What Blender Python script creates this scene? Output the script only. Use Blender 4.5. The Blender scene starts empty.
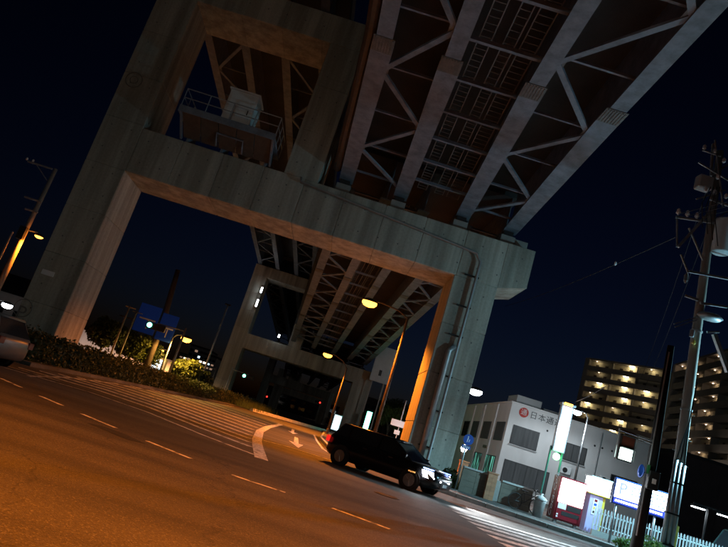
import bpy, bmesh, math, random
from mathutils import Vector, Matrix
random.seed(7)
R = math.radians
SC = bpy.context.scene
C = SC.collection

# ------------------------------------------------------------------ camera
CAM_H = 1.3
F_PX, ROLL, PITCH = 628.0, R(17.45), R(13.55)
fwd = Vector((0, math.cos(PITCH), math.sin(PITCH)))
upv = Vector((0, -math.sin(PITCH), math.cos(PITCH)))
rgt = Vector((1, 0, 0))
cx = rgt * math.cos(ROLL) + upv * math.sin(ROLL)
cy = -rgt * math.sin(ROLL) + upv * math.cos(ROLL)
cd = bpy.data.cameras.new('camera')
cam = bpy.data.objects.new('camera', cd)
C.objects.link(cam)
mw = Matrix((cx, cy, -fwd)).transposed().to_4x4()
mw.translation = (0, 0, CAM_H)
cam.matrix_world = mw
cd.sensor_fit = 'HORIZONTAL'
cd.sensor_width = 36
cd.lens = 36 * F_PX / 728
cd.clip_start = 0.05
cd.clip_end = 3000
SC.camera = cam

# ------------------------------------------------------------------ world: night sky, sun well below the horizon
w = bpy.data.worlds.new('World')
SC.world = w
w.use_nodes = True
nt = w.node_tree
bg = nt.nodes['Background']
sky = nt.nodes.new('ShaderNodeTexSky')
sky.sky_type = 'NISHITA'
sky.sun_disc = False
sky.sun_elevation = R(-4.9)
sky.sun_rotation = R(25)
sky.ozone_density = 3.0
nt.links.new(sky.outputs[0], bg.inputs[0])
bg.inputs[1].default_value = 0.15

sl = bpy.data.lights.new('fill_sun', 'SUN')  # weak cool sun added for a slight fill, no moon in this sky
sl.energy = 0.008
sl.angle = R(0.5)
sl.color = (0.75, 0.85, 1.0)
so = bpy.data.objects.new('fill_sun', sl)
C.objects.link(so)
so.rotation_euler = (R(50), 0, R(-40))

SC.view_settings.view_transform = 'Standard'
SC.view_settings.look = 'None'
SC.view_settings.exposure = 0.25
SC.view_settings.gamma = 1
SC.view_settings.use_curve_mapping = False
SC.render.engine = 'CYCLES'
SC.cycles.use_denoising = True
SC.cycles.max_bounces = 6
SC.cycles.sample_clamp_indirect = 3

SODIUM = (1.0, 0.24, 0.016)
WHITE = (0.80, 0.92, 1.0)
MERC = (0.72, 0.95, 0.85)

# ------------------------------------------------------------------ materials
def new_mat(name):
    m = bpy.data.materials.new(name)
    m.use_nodes = True
    return m, m.node_tree, m.node_tree.nodes['Principled BSDF']

def mat(name, col, rough=0.7, metal=0.0, var=0.25, scale=1.5, fine=25.0, bump=0.15, streak=1.0, rnd=0.0, spec=0.5):
    m, t, p = new_mat(name)
    N, L = t.nodes, t.links
    geo = N.new('ShaderNodeNewGeometry')
    mp = N.new('ShaderNodeMapping')
    mp.inputs['Scale'].default_value = (1, 1, streak)
    L.new(geo.outputs['Position'], mp.inputs[0])
    n1 = N.new('ShaderNodeTexNoise'); n1.inputs['Scale'].default_value = scale; n1.inputs['Detail'].default_value = 6
    n2 = N.new('ShaderNodeTexNoise'); n2.inputs['Scale'].default_value = fine; n2.inputs['Detail'].default_value = 3
    L.new(mp.outputs[0], n1.inputs['Vector']); L.new(geo.outputs['Position'], n2.inputs['Vector'])
    ad = N.new('ShaderNodeMath'); ad.operation = 'MULTIPLY_ADD'; ad.inputs[1].default_value = 0.35
    L.new(n2.outputs[0], ad.inputs[0]); L.new(n1.outputs[0], ad.inputs[2])
    last = ad.outputs[0]
    if rnd:
        oi = N.new('ShaderNodeObjectInfo')
        a2 = N.new('ShaderNodeMath'); a2.operation = 'MULTIPLY_ADD'; a2.inputs[1].default_value = rnd
        L.new(oi.outputs['Random'], a2.inputs[0]); L.new(last, a2.inputs[2]); last = a2.outputs[0]
    cr = N.new('ShaderNodeValToRGB')
    cr.color_ramp.elements[0].position = 0.35
    cr.color_ramp.elements[1].position = 0.95
    cr.color_ramp.elements[0].color = tuple(c * (1 - var) for c in col) + (1,)
    cr.color_ramp.elements[1].color = tuple(min(1, c * (1 + var)) for c in col) + (1,)
    L.new(last, cr.inputs[0]); L.new(cr.outputs[0], p.inputs['Base Color'])
    p.inputs['Roughness'].default_value = rough
    p.inputs['Metallic'].default_value = metal
    p.inputs['Specular IOR Level'].default_value = spec
    if bump:
        b = N.new('ShaderNodeBump'); b.inputs['Strength'].default_value = bump; b.inputs['Distance'].default_value = 0.02
        L.new(n2.outputs[0], b.inputs['Height']); L.new(b.outputs[0], p.inputs['Normal'])
    return m

def emit(name, col, strength, var=0.0):
    m, t, p = new_mat(name)
    p.inputs['Base Color'].default_value = (*[c * 0.6 for c in col], 1)
    p.inputs['Emission Color'].default_value = (*col, 1)
    p.inputs['Emission Strength'].default_value = strength
    if var:
        N, L = t.nodes, t.links
        geo = N.new('ShaderNodeNewGeometry')
        n = N.new('ShaderNodeTexNoise'); n.inputs['Scale'].default_value = 9
        L.new(geo.outputs['Position'], n.inputs['Vector'])
        mr = N.new('ShaderNodeMapRange')
        mr.inputs[1].default_value = 0.3; mr.inputs[2].default_value = 0.7
        mr.inputs[3].default_value = strength * (1 - var); mr.inputs[4].default_value = strength * (1 + var)
        L.new(n.outputs[0], mr.inputs[0]); L.new(mr.outputs[0], p.inputs['Emission Strength'])
    return m

def asphalt(name, col, spark=1.0):
    m, t, p = new_mat(name)
    N, L = t.nodes, t.links
    geo = N.new('ShaderNodeNewGeometry')
    big = N.new('ShaderNodeTexNoise'); big.inputs['Scale'].default_value = 0.35; big.inputs['Detail'].default_value = 5
    st = N.new('ShaderNodeTexVoronoi'); st.inputs['Scale'].default_value = 75
    fi = N.new('ShaderNodeTexNoise'); fi.inputs['Scale'].default_value = 30; fi.inputs['Detail'].default_value = 6; fi.inputs['Roughness'].default_value = 0.75
    for n in (big, st, fi): L.new(geo.outputs['Position'], n.inputs['Vector'])
    c1 = N.new('ShaderNodeValToRGB')
    c1.color_ramp.elements[0].position = 0.36; c1.color_ramp.elements[1].position = 0.66
    c1.color_ramp.elements[0].color = tuple(c * 0.62 for c in col) + (1,)
    c1.color_ramp.elements[1].color = tuple(c * 1.6 for c in col) + (1,)
    L.new(fi.outputs[0], c1.inputs[0])
    c2 = N.new('ShaderNodeValToRGB')
    c2.color_ramp.elements[0].position = 0.3; c2.color_ramp.elements[1].position = 0.7
    c2.color_ramp.elements[0].color = (0.72, 0.72, 0.72, 1); c2.color_ramp.elements[1].color = (1.2, 1.2, 1.2, 1)
    L.new(big.outputs[0], c2.inputs[0])
    mx = N.new('ShaderNodeMix'); mx.data_type = 'RGBA'; mx.blend_type = 'MULTIPLY'; mx.inputs[0].default_value = 1
    L.new(c1.outputs[0], mx.inputs[6]); L.new(c2.outputs[0], mx.inputs[7])
    # pale stones in the mix, chosen by cell
    sp = N.new('ShaderNodeMath'); sp.operation = 'GREATER_THAN'; sp.inputs[1].default_value = 0.93
    sep = N.new('ShaderNodeSeparateColor'); L.new(st.outputs['Color'], sep.inputs[0]); L.new(sep.outputs[0], sp.inputs[0])
    m2 = N.new('ShaderNodeMix'); m2.data_type = 'RGBA'
    sc = N.new('ShaderNodeMath'); sc.operation = 'MULTIPLY'; sc.inputs[1].default_value = 0.38 * spark
    L.new(sp.outputs[0], sc.inputs[0]); L.new(sc.outputs[0], m2.inputs[0])
    L.new(mx.outputs[2], m2.inputs[6]); m2.inputs[7].default_value = (0.25, 0.23, 0.20, 1)
    # tyre-polished bands and oil along the way the traffic runs
    mp = N.new('ShaderNodeMapping'); mp.inputs['Rotation'].default_value = (0, 0, R(22)); mp.inputs['Scale'].default_value = (.06, .75, 1)
    ts = N.new('ShaderNodeTexNoise'); ts.inputs['Scale'].default_value = 1.0; ts.inputs['Detail'].default_value = 4
    L.new(geo.outputs['Position'], mp.inputs[0]); L.new(mp.outputs[0], ts.inputs['Vector'])
    c3 = N.new('ShaderNodeValToRGB')
    c3.color_ramp.elements[0].position = 0.36; c3.color_ramp.elements[1].position = 0.6
    c3.color_ramp.elements[0].color = (0.55, 0.55, 0.55, 1); c3.color_ramp.elements[1].color = (1.12, 1.12, 1.12, 1)
    L.new(ts.outputs[0], c3.inputs[0])
    m3 = N.new('ShaderNodeMix'); m3.data_type = 'RGBA'; m3.blend_type = 'MULTIPLY'; m3.inputs[0].default_value = 1
    L.new(m2.outputs[2], m3.inputs[6]); L.new(c3.outputs[0], m3.inputs[7])
    # hairline cracks
    ck = N.new('ShaderNodeTexVoronoi'); ck.feature = 'DISTANCE_TO_EDGE'; ck.inputs['Scale'].default_value = 0.33
    wn = N.new('ShaderNodeTexNoise'); wn.inputs['Scale'].default_value = 1.7; wn.inputs['Detail'].default_value = 5
    vm = N.new('ShaderNodeVectorMath'); vm.operation = 'MULTIPLY_ADD'; vm.inputs[1].default_value = (.9, .9, 0)
    L.new(geo.outputs['Position'], wn.inputs['Vector']); L.new(wn.outputs['Color'], vm.inputs[0]); L.new(geo.outputs['Position'], vm.inputs[2]); L.new(vm.outputs[0], ck.inputs['Vector'])
    c4 = N.new('ShaderNodeValToRGB')
    c4.color_ramp.elements[0].position = 0.0; c4.color_ramp.elements[1].position = 0.006
    c4.color_ramp.elements[0].color = (0.45, 0.45, 0.45, 1); c4.color_ramp.elements[1].color = (1, 1, 1, 1)
    L.new(ck.outputs['Distance'], c4.inputs[0])
    m4 = N.new('ShaderNodeMix'); m4.data_type = 'RGBA'; m4.blend_type = 'MULTIPLY'; m4.inputs[0].default_value = 0.8
    L.new(m3.outputs[2], m4.inputs[6]); L.new(c4.outputs[0], m4.inputs[7])
    L.new(m4.outputs[2], p.inputs['Base Color'])
    p.inputs['Roughness'].default_value = 0.78
    b = N.new('ShaderNodeBump'); b.inputs['Strength'].default_value = 0.55; b.inputs['Distance'].default_value = 0.012
    L.new(st.outputs['Distance'], b.inputs['Height']); L.new(b.outputs[0], p.inputs['Normal'])
    return m

def paint(name, col):
    """road paint, worn through to the asphalt in places"""
    m, t, p = new_mat(name)
    N, L = t.nodes, t.links
    geo = N.new('ShaderNodeNewGeometry')
    n = N.new('ShaderNodeTexNoise'); n.inputs['Scale'].default_value = 5; n.inputs['Detail'].default_value = 8; n.inputs['Roughness'].default_value = 0.7
    L.new(geo.outputs['Position'], n.inputs['Vector'])
    c = N.new('ShaderNodeValToRGB')
    c.color_ramp.elements[0].position = 0.385; c.color_ramp.elements[1].position = 0.53
    c.color_ramp.elements[0].color = (0.075, 0.072, 0.07, 1); c.color_ramp.elements[1].color = (*col, 1)
    L.new(n.outputs[0], c.inputs[0]); L.new(c.outputs[0], p.inputs['Base Color'])
    p.inputs['Roughness'].default_value = 0.75
    return m

def glass(name, col, rough=0.08):
    m = mat(name, col, rough, 0, 0.1, 1, 3, 0)
    return m

M = {}
M['concrete'] = mat('concrete', (0.35, 0.345, 0.30), 0.85, 0, 0.48, 1.1, 9, 0.25, 0.10, 0.10)
M['faded'] = mat('faded_spray_paint', (0.17, 0.165, 0.15), 0.85, 0, 0.3, 3, 14, 0.1)
M['concrete_plain'] = mat('concrete_plain', (0.30, 0.29, 0.27), 0.85, 0, 0.22, 1.2, 18, 0.2, 0.4)
M['steel'] = mat('painted_girder_steel', (0.145, 0.165, 0.20), 0.6, 0, 0.5, 2.2, 11, 0.08, 1, 0.12)
M['steel_bare'] = mat('splice_steel', (0.14, 0.14, 0.135), 0.6, 0.2, 0.35, 4, 30, 0.2)
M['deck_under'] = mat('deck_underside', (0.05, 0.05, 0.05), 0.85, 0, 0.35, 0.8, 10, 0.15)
M['galv'] = mat('galvanised_steel', (0.38, 0.39, 0.40), 0.45, 0.6, 0.2, 4, 40, 0.05)
M['dark_metal'] = mat('dark_metal', (0.022, 0.022, 0.023), 0.55, 0.2, 0.3, 4, 40, 0.05)
M['brown_metal'] = mat('brown_painted_metal', (0.085, 0.065, 0.05), 0.6, 0.1, 0.3, 4, 30, 0.05)
M['pole_concrete'] = mat('pole_concrete', (0.27, 0.25, 0.22), 0.85, 0, 0.2, 3, 30, 0.1, 0.3)
M['asphalt'] = asphalt('asphalt', (0.062, 0.058, 0.052))
M['patch'] = asphalt('patched_asphalt', (0.030, 0.029, 0.027), 0.3)
M['sidewalk'] = asphalt('sidewalk_asphalt', (0.10, 0.095, 0.088), 0.5)
M['kerb'] = mat('kerb_concrete', (0.36, 0.35, 0.33), 0.85, 0, 0.3, 5, 30, 0.2, 1, 0.2)
M['kerb_white'] = mat('whitewashed_kerb', (0.6, 0.58, 0.54), 0.8, 0, 0.25, 3, 30, 0.15)
M['paint'] = paint('worn_road_paint', (0.74, 0.72, 0.68))
M['wall_white'] = mat('white_render_wall', (0.62, 0.61, 0.60), 0.8, 0, 0.14, 0.8, 20, 0.08, 0.4)
M['wall_grey'] = mat('grey_render_wall', (0.40, 0.40, 0.40), 0.85, 0, 0.15, 0.8, 20, 0.08, 0.4)
M['wall_pink'] = mat('pale_pink_wall', (0.52, 0.42, 0.38), 0.85, 0, 0.15, 0.8, 20, 0.08, 0.4)
M['wall_dark'] = mat('dark_maroon_wall', (0.07, 0.045, 0.045), 0.8, 0, 0.2, 0.8, 20, 0.08)
M['apart'] = mat('apartment_tile', (0.36, 0.32, 0.28), 0.7, 0, 0.15, 0.5, 8, 0.0)
M['corridor'] = mat('corridor_wall', (0.66, 0.58, 0.42), 0.8, 0, 0.12, 0.5, 8, 0)
M['glass'] = glass('dark_window_glass', (0.025, 0.028, 0.032))
M['frame'] = mat('window_frame', (0.05, 0.05, 0.052), 0.5, 0.3, 0.2, 4, 30, 0)
M['curtain'] = mat('curtain', (0.075, 0.078, 0.08), 0.9, 0, 0.35, 6, 40, 0, 0.1)
M['brick'] = mat('orange_tile', (0.36, 0.17, 0.09), 0.7, 0, 0.25, 4, 30, 0.1, 1, 0.3)
M['blockwall'] = mat('mossy_block_wall', (0.13, 0.115, 0.09), 0.9, 0, 0.4, 1.6, 20, 0.25, 0.4, 0.12)
M['leaf'] = mat('leaf', (0.095, 0.12, 0.028), 0.6, 0, 0.5, 2.5, 9, 0)
M['leaf_dark'] = mat('dark_leaf', (0.038, 0.055, 0.020), 0.6, 0, 0.5, 2.5, 9, 0)
M['leaf_bright'] = mat('bright_leaf', (0.09, 0.17, 0.04), 0.6, 0, 0.4, 2.5, 9, 0)
M['bark'] = mat('bark', (0.10, 0.075, 0.055), 0.9, 0, 0.35, 6, 30, 0.3, 0.3)
M['sign_blue'] = mat('blue_sign_face', (0.02, 0.09, 0.42), 0.5, 0, 0.05, 1, 5, 0)
M['sign_white'] = mat('white_sign_marking', (0.75, 0.76, 0.78), 0.5, 0, 0.05, 1, 5, 0)
M['plate_grey'] = mat('pale_grey_panel', (0.42, 0.45, 0.46), 0.6, 0, 0.12, 2, 10, 0)
M['cabinet'] = mat('white_cabinet_paint', (0.72, 0.74, 0.74), 0.55, 0, 0.12, 2, 10, 0.03)
M['red'] = mat('red_vending_paint', (0.17, 0.006, 0.014), 0.35, 0, 0.12, 2, 10, 0)
M['lilac'] = mat('lilac_panel', (0.45, 0.42, 0.72), 0.5, 0, 0.1, 2, 10, 0)
M['yellow'] = mat('yellow_panel', (0.65, 0.5, 0.06), 0.5, 0, 0.1, 2, 10, 0)
M['black'] = mat('black_plastic', (0.02, 0.02, 0.02), 0.4, 0, 0.2, 3, 20, 0)
M['rubber'] = mat('tyre_rubber', (0.018, 0.018, 0.018), 0.8, 0, 0.3, 5, 40, 0.1)
M['rim'] = mat('alloy_rim', (0.5, 0.5, 0.5), 0.3, 0.9, 0.1, 3, 20, 0)
M['bag'] = mat('grey_plastic', (0.42, 0.42, 0.41), 0.5, 0, 0.2, 6, 25, 0.1)
M['chrome'] = mat('chrome', (0.7, 0.7, 0.7), 0.12, 1, 0.05, 3, 20, 0)
M['e_sodium'] = emit('lit_sodium_lens', (1.0, 0.40, 0.055), 4.5)
M['e_white'] = emit('lit_white_lens', (0.85, 0.95, 1.0), 14)
M['e_green'] = emit('lit_green_lens', (0.15, 1.0, 0.62), 9)
M['e_greenlamp'] = emit('lit_green_lamp', (0.22, 1.0, 0.35), 6)
M['e_red'] = emit('lit_red_lens', (1.0, 0.03, 0.02), 3)
M['e_tail'] = emit('lit_tail_lamp', (1.0, 0.02, 0.015), 0.8)
M['e_head'] = emit('lit_headlamp', (0.95, 0.97, 1.0), 60)
M['e_drl'] = emit('lit_blue_strip', (0.25, 0.38, 1.0), 3)
M['e_amber'] = emit('lit_amber_marker', (1.0, 0.45, 0.12), 1.2)
M['e_warm'] = emit('lit_warm_tube', (1.0, 0.86, 0.52), 20)
M['e_spot'] = emit('lit_small_warm_lamp', (1.0, 0.72, 0.5), 5)
M['e_panel'] = emit('lit_vending_panel', (0.86, 0.93, 1.0), 8, 0.2)
M['e_vsign'] = emit('lit_sign_panel', (0.78, 0.80, 1.0), 4.5, 0.2)
M['e_pboard'] = emit('lit_parking_board', (0.84, 0.90, 1.0), 5, 0.15)
M['e_pblue'] = emit('lit_blue_print', (0.05, 0.08, 0.75), 0.8)
M['e_pale'] = emit('lit_pale_print', (0.30, 0.38, 1.0), 0.8)
M['e_teal'], t_, p_ = new_mat('lit_teal_blind')
_g = t_.nodes.new('ShaderNodeNewGeometry'); _m = t_.nodes.new('ShaderNodeMapping'); _m.inputs['Scale'].default_value = (1, 2.6, .25)
_n = t_.nodes.new('ShaderNodeTexNoise'); _n.inputs['Scale'].default_value = 1.6; _n.inputs['Detail'].default_value = 3
_r = t_.nodes.new('ShaderNodeValToRGB')
_r.color_ramp.elements[0].position = .5; _r.color_ramp.elements[0].color = (.004,.008,.008,1)
_r.color_ramp.elements[1].position = .66; _r.color_ramp.elements[1].color = (.18,.72,.55,1)
t_.links.new(_g.outputs['Position'], _m.inputs[0]); t_.links.new(_m.outputs[0], _n.inputs['Vector']); t_.links.new(_n.outputs[0], _r.inputs[0])
t_.links.new(_r.outputs[0], p_.inputs['Emission Color']); p_.inputs['Emission Strength'].default_value = .8; p_.inputs['Base Color'].default_value = (.03,.03,.03,1)
M['e_booth'] = emit('lit_booth_panel', (0.65, 0.85, 1.0), 1.6, 0.3)
M['e_bluesign'] = emit('blue_sign_added_glow', (0.015, 0.06, 0.34), 0.07, 0.2)  # glow put into the sign faces to keep them blue, no lamp inside
M['e_bluesign'].node_tree.nodes['Principled BSDF'].inputs['Specular IOR Level'].default_value = 0.1
M['e_dim'] = emit('dim_lit_window', (1.0, 0.6, 0.4), 0.25, 0.6)

# rain streaks running down the pier concrete
t_ = M['concrete'].node_tree; p_ = t_.nodes['Principled BSDF']
g0 = t_.nodes.new('ShaderNodeNewGeometry'); mp0 = t_.nodes.new('ShaderNodeMapping'); mp0.inputs['Scale'].default_value = (1.5, 1.5, .07)
ns = t_.nodes.new('ShaderNodeTexNoise'); ns.inputs['Scale'].default_value = 1.3; ns.inputs['Detail'].default_value = 7; ns.inputs['Roughness'].default_value = .65
rs = t_.nodes.new('ShaderNodeValToRGB')
rs.color_ramp.elements[0].position = .40; rs.color_ramp.elements[0].color = (.50,.47,.42,1)
rs.color_ramp.elements[1].position = .62; rs.color_ramp.elements[1].color = (1.08,1.08,1.08,1)
mm = t_.nodes.new('ShaderNodeMix'); mm.data_type = 'RGBA'; mm.blend_type = 'MULTIPLY'; mm.inputs[0].default_value = .6
t_.links.new(g0.outputs['Position'], mp0.inputs[0]); t_.links.new(mp0.outputs[0], ns.inputs['Vector']); t_.links.new(ns.outputs[0], rs.inputs[0])
old = p_.inputs['Base Color'].links[0].from_socket
t_.links.new(old, mm.inputs[6]); t_.links.new(rs.outputs[0], mm.inputs[7]); t_.links.new(mm.outputs[2], p_.inputs['Base Color'])
for k_ in ('leaf','leaf_dark','leaf_bright'):
    t_ = M[k_].node_tree; p_ = t_.nodes['Principled BSDF']; out_ = t_.nodes['Material Output']
    tr = t_.nodes.new('ShaderNodeBsdfTranslucent'); mx_ = t_.nodes.new('ShaderNodeMixShader'); mx_.inputs[0].default_value = .4
    cr_ = [n for n in t_.nodes if n.bl_idname == 'ShaderNodeValToRGB'][0]
    t_.links.new(cr_.outputs[0], tr.inputs[0]); t_.links.new(p_.outputs[0], mx_.inputs[1]); t_.links.new(tr.outputs[0], mx_.inputs[2]); t_.links.new(mx_.outputs[0], out_.inputs[0])

# ------------------------------------------------------------------ mesh helpers
class MB:
    def __init__(s): s.v, s.f = [], []
    def add(s, vs, fs):
        o = len(s.v); s.v += [tuple(v) for v in vs]; s.f += [tuple(i + o for i in f) for f in fs]; return s
    def box(s, x0, x1, y0, y1, z0, z1):
        return s.add([(x0,y0,z0),(x1,y0,z0),(x1,y1,z0),(x0,y1,z0),(x0,y0,z1),(x1,y0,z1),(x1,y1,z1),(x0,y1,z1)],
                     [(0,3,2,1),(4,5,6,7),(0,1,5,4),(1,2,6,5),(2,3,7,6),(3,0,4,7)])
    def cbox(s, c, d): return s.box(c[0]-d[0]/2, c[0]+d[0]/2, c[1]-d[1]/2, c[1]+d[1]/2, c[2]-d[2]/2, c[2]+d[2]/2)
    def bar(s, a, b, wd, ht, up=(0,0,1)):
        a, b = Vector(a), Vector(b); d = (b - a).normalized(); u = Vector(up)
        if abs(d.dot(u)) > 0.98: u = Vector((0,1,0))
        sd = d.cross(u).normalized(); u = sd.cross(d)
        vs = [p + sd*wd/2*i + u*ht/2*j for p in (a, b) for i, j in ((-1,-1),(1,-1),(1,1),(-1,1))]
        return s.add(vs, [(3,2,1,0),(4,5,6,7),(0,1,5,4),(1,2,6,5),(2,3,7,6),(3,0,4,7)])
    def tube(s, pts, r, n=8, caps=True):
        pts = [Vector(p) for p in pts]; rs = r if isinstance(r, (list, tuple)) else [r]*len(pts)
        rings = []; prev = None
        for i, p in enumerate(pts):
            d = ((pts[i+1] - p) if i == 0 else (p - pts[i-1]) if i == len(pts)-1 else (pts[i+1] - pts[i-1])).normalized()
            u = prev if prev is not None else (Vector((0,0,1)) if abs(d.z) < 0.9 else Vector((0,1,0)))
            sd = d.cross(u).normalized(); u = sd.cross(d).normalized(); prev = u
            rings.append([p + (sd*math.cos(t) + u*math.sin(t))*rs[i] for t in [2*math.pi*k/n for k in range(n)]])
        vs = [v for rg in rings for v in rg]; fs = []
        for i in range(len(pts)-1):
            for k in range(n):
                fs.append((i*n+k, i*n+(k+1)%n, (i+1)*n+(k+1)%n, (i+1)*n+k))
        if caps: fs += [tuple(range(n-1,-1,-1)), tuple((len(pts)-1)*n+k for k in range(n))]
        return s.add(vs, fs)
    def prism(s, poly, axis, a, b):
        """extrude a 2-D outline along an axis (0,1,2) from a to b"""
        def mk(p, t): q = list(p); q.insert(axis, t); return q
        n = len(poly)
        vs = [mk(p, a) for p in poly] + [mk(p, b) for p in poly]
        fs = [tuple(range(n-1,-1,-1)), tuple(range(n,2*n))] + [(i,(i+1)%n,n+(i+1)%n,n+i) for i in range(n)]
        return s.add(vs, fs)
    def disc(s, c, r, axis, t, n=24):
        c = list(c); h = [i for i in range(3) if i != axis]
        return s.prism([(c[h[0]]+r*math.cos(2*math.pi*k/n), c[h[1]]+r*math.sin(2*math.pi*k/n)) for k in range(n)], axis, c[axis]-t/2, c[axis]+t/2)
    def lathe(s, c, prof, n=16):
        vs, fs = [], []
        for r, z in prof: vs += [(c[0]+r*math.cos(2*math.pi*k/n), c[1]+r*math.sin(2*math.pi*k/n), c[2]+z) for k in range(n)]
        for i in range(len(prof)-1):
            for k in range(n): fs.append((i*n+k, i*n+(k+1)%n, (i+1)*n+(k+1)%n, (i+1)*n+k))
        fs += [tuple(range(n-1,-1,-1)), tuple((len(prof)-1)*n+k for k in range(n))]
        return s.add(vs, fs)
    def mesh(s, name, m, smooth=False, bevel=0):
        me = bpy.data.meshes.new(name); me.from_pydata(s.v, [], s.f)
        bm = bmesh.new(); bm.from_mesh(me)
        bmesh.ops.recalc_face_normals(bm, faces=bm.faces)
        if bevel: bmesh.ops.bevel(bm, geom=list(bm.edges), offset=bevel, segments=1, affect='EDGES')
        bm.to_mesh(me); bm.free()
        me.materials.append(M[m] if isinstance(m, str) else m)
        if smooth:
            me.polygons.foreach_set('use_smooth', [True]*len(me.polygons))
        return me
    def obj(s, name, m, parent=None, smooth=False, bevel=0):
        o = bpy.data.objects.new(name, s.mesh(name, m, smooth, bevel)); C.objects.link(o)
        if parent: o.parent = parent
        return o

def tag(o, label, cat, group=None):
    o['label'] = label; o['category'] = cat
    if group: o['group'] = group
    return o
def thing(name, label, cat, loc=(0,0,0), rz=0, group=None):
    o = bpy.data.objects.new(name, None); C.objects.link(o); o.location = loc; o.rotation_euler = (0,0,rz)
    o.empty_display_size = 0.3
    return tag(o, label, cat, group)
def struct(o): o['kind'] = 'structure'; return o
def stuff(o): o['kind'] = 'stuff'; return o
def share(src, parent, loc, rz=0, name=None):
    o = src.copy(); C.objects.link(o); o.parent = parent; o.location = loc; o.rotation_euler = (0,0,rz); return o
def copy_tree(o, parent=None):
    c = o.copy(); C.objects.link(c); c.parent = parent
    for ch in o.children: copy_tree(ch, c)
    return c
def at(x, y, Y):
    """world point at depth Y on the sight line of a photo position (728 px wide)"""
    dx, dy = x - 364, y - 273.5
    a = dx*math.cos(ROLL) + dy*math.sin(ROLL); b = dx*math.sin(ROLL) - dy*math.cos(ROLL)
    k = F_PX*math.cos(PITCH) - b*math.sin(PITCH)
    return Vector((a/k*Y, Y, CAM_H + (F_PX*math.sin(PITCH) + b*math.cos(PITCH))/k*Y))
def light(name, loc, power, col, parent=None, kind='POINT', size=0.12, aim=None, spot=None, blend=0.5):
    l = bpy.data.lights.new(name, kind); l.energy = power; l.color = col; l.shadow_soft_size = size
    o = bpy.data.objects.new(name, l); C.objects.link(o); o.location = loc
    if parent: o.parent = parent
    if kind == 'SPOT':
        l.spot_size = spot; l.spot_blend = blend
    if aim is not None: o.rotation_euler = (Vector(aim) - Vector(loc)).to_track_quat('-Z','Y').to_euler()
    return o
def text(body, name, m, parent, size, mtx, depth=0.004, shear=0.0):
    c = bpy.data.curves.new(name, 'FONT'); c.body = body; c.size = size; c.extrude = depth; c.shear = shear
    c.align_x = 'CENTER'; c.align_y = 'CENTER'; c.resolution_u = 3
    t = bpy.data.objects.new(name, c); C.objects.link(t); bpy.context.view_layer.update()
    me = bpy.data.meshes.new_from_object(t.evaluated_get(bpy.context.evaluated_depsgraph_get()))
    bpy.data.objects.remove(t)
    me.transform(mtx); me.materials.clear(); me.materials.append(M[m] if isinstance(m, str) else m)
    o = bpy.data.objects.new(name, me); C.objects.link(o); o.parent = parent
    return o
FACE_Y = Matrix.Rotation(R(90), 4, 'X')            # text standing upright, read from -Y
def face(loc, rz=0): return Matrix.Translation(loc) @ Matrix.Rotation(rz, 4, 'Z') @ FACE_Y

# ================================================================== the setting
g = MB(); g.add([(-900,-300,0),(900,-300,0),(900,1500,0),(-900,1500,0)], [(0,1,2,3)])
struct(g.obj('road', 'asphalt'))

def strip(pts, wd, z=0.004):
    pts = [Vector((p[0], p[1], z)) for p in pts]; m = MB(); vs = []
    for i, p in enumerate(pts):
        d = (pts[min(i+1, len(pts)-1)] - pts[max(i-1, 0)]).normalized(); n = Vector((-d.y, d.x, 0))
        wdi = wd[i] if isinstance(wd, list) else wd
        vs += [p + n*wdi/2, p - n*wdi/2]
    return m.add(vs, [(2*i, 2*i+1, 2*i+3, 2*i+2) for i in range(len(pts)-1)])
def marking(name, pieces, piece='painted_stripe'):
    r = bpy.data.objects.new(name, None); C.objects.link(r); r['kind'] = 'structure'
    for pts, wd in pieces:
        o = strip(pts, wd).obj(piece, 'paint', r); o['kind'] = 'structure'
    return r
# dashed guide line sweeping through the junction
dash = []
gl = [(-10.7,17.6),(-9.0,16.4),(-7.35,15.34),(-5.81,14.1),(-4.51,13.16),(-2.85,12.06),(-1.1,11.05),(0.65,10.85),(2.4,10.2),(4.1,9.6),(5.8,9.0)]
for a, b in zip(gl[:-1], gl[1:]):
    dash.append(([a, (a[0]*0.46+b[0]*0.54, a[1]*0.46+b[1]*0.54)], 0.12))
marking('dashed_guide_line', dash, 'painted_dash')
# hatched gore
hat = []
def edge_x(Y):
    pts = [(-1.02,16.3),(-1.43,19.1),(-1.76,22.1),(-2.31,29),(-2.55,36.5),(-2.6,52.6)]
    for a, b in zip(pts[:-1], pts[1:]):
        if Y <= b[1]: return a[0] + (b[0]-a[0])*(Y-a[1])/(b[1]-a[1])
    return -2.6
for i, Y0 in enumerate([16.2,18.35,20.0,21.7,23.6,25.8,28.4,31.4,35.0,39.0,43.5]):
    x0 = edge_x(Y0) - 0.25
    k = i*0.18
    hat.append(([(x0,Y0),(x0-1.5-k*.4,Y0+1.05+k*.3),(x0-3.6-k,Y0+3.0+k*.5),(x0-5.6-k*.7,Y0+3.7),(-9.6-k*.2,Y0+2.6)], 0.36 if i else 0.18))
hat.append(([(-12.5,19.0),(-9.8,19.8),(-8.1,20.6)], 0.16))
marking('hatched_gore_marking', hat)
marking('gore_edge_line', [([(-1.0,15.6),(-1.43,19.1),(-1.76,22.1),(-2.31,29.0),(-2.55,36.5),(-2.62,50)], 0.34)], 'edge_line')
marking('hedge_side_line', [([(-8.2,18.6),(-9.2,24),(-9.6,30),(-9.0,40),(-7.5,58)], 0.16)], 'edge_line')
marking('lane_line', [([(-1.62,23.0),(-0.68,24.0),(0.85,23.9),(3.0,22.6),(6.0,20.9)], 0.15), ([(0.05,50),(0.32,38.6),(0.64,30.8),(1.2,27.2)], 0.14)], 'edge_line')
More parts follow.
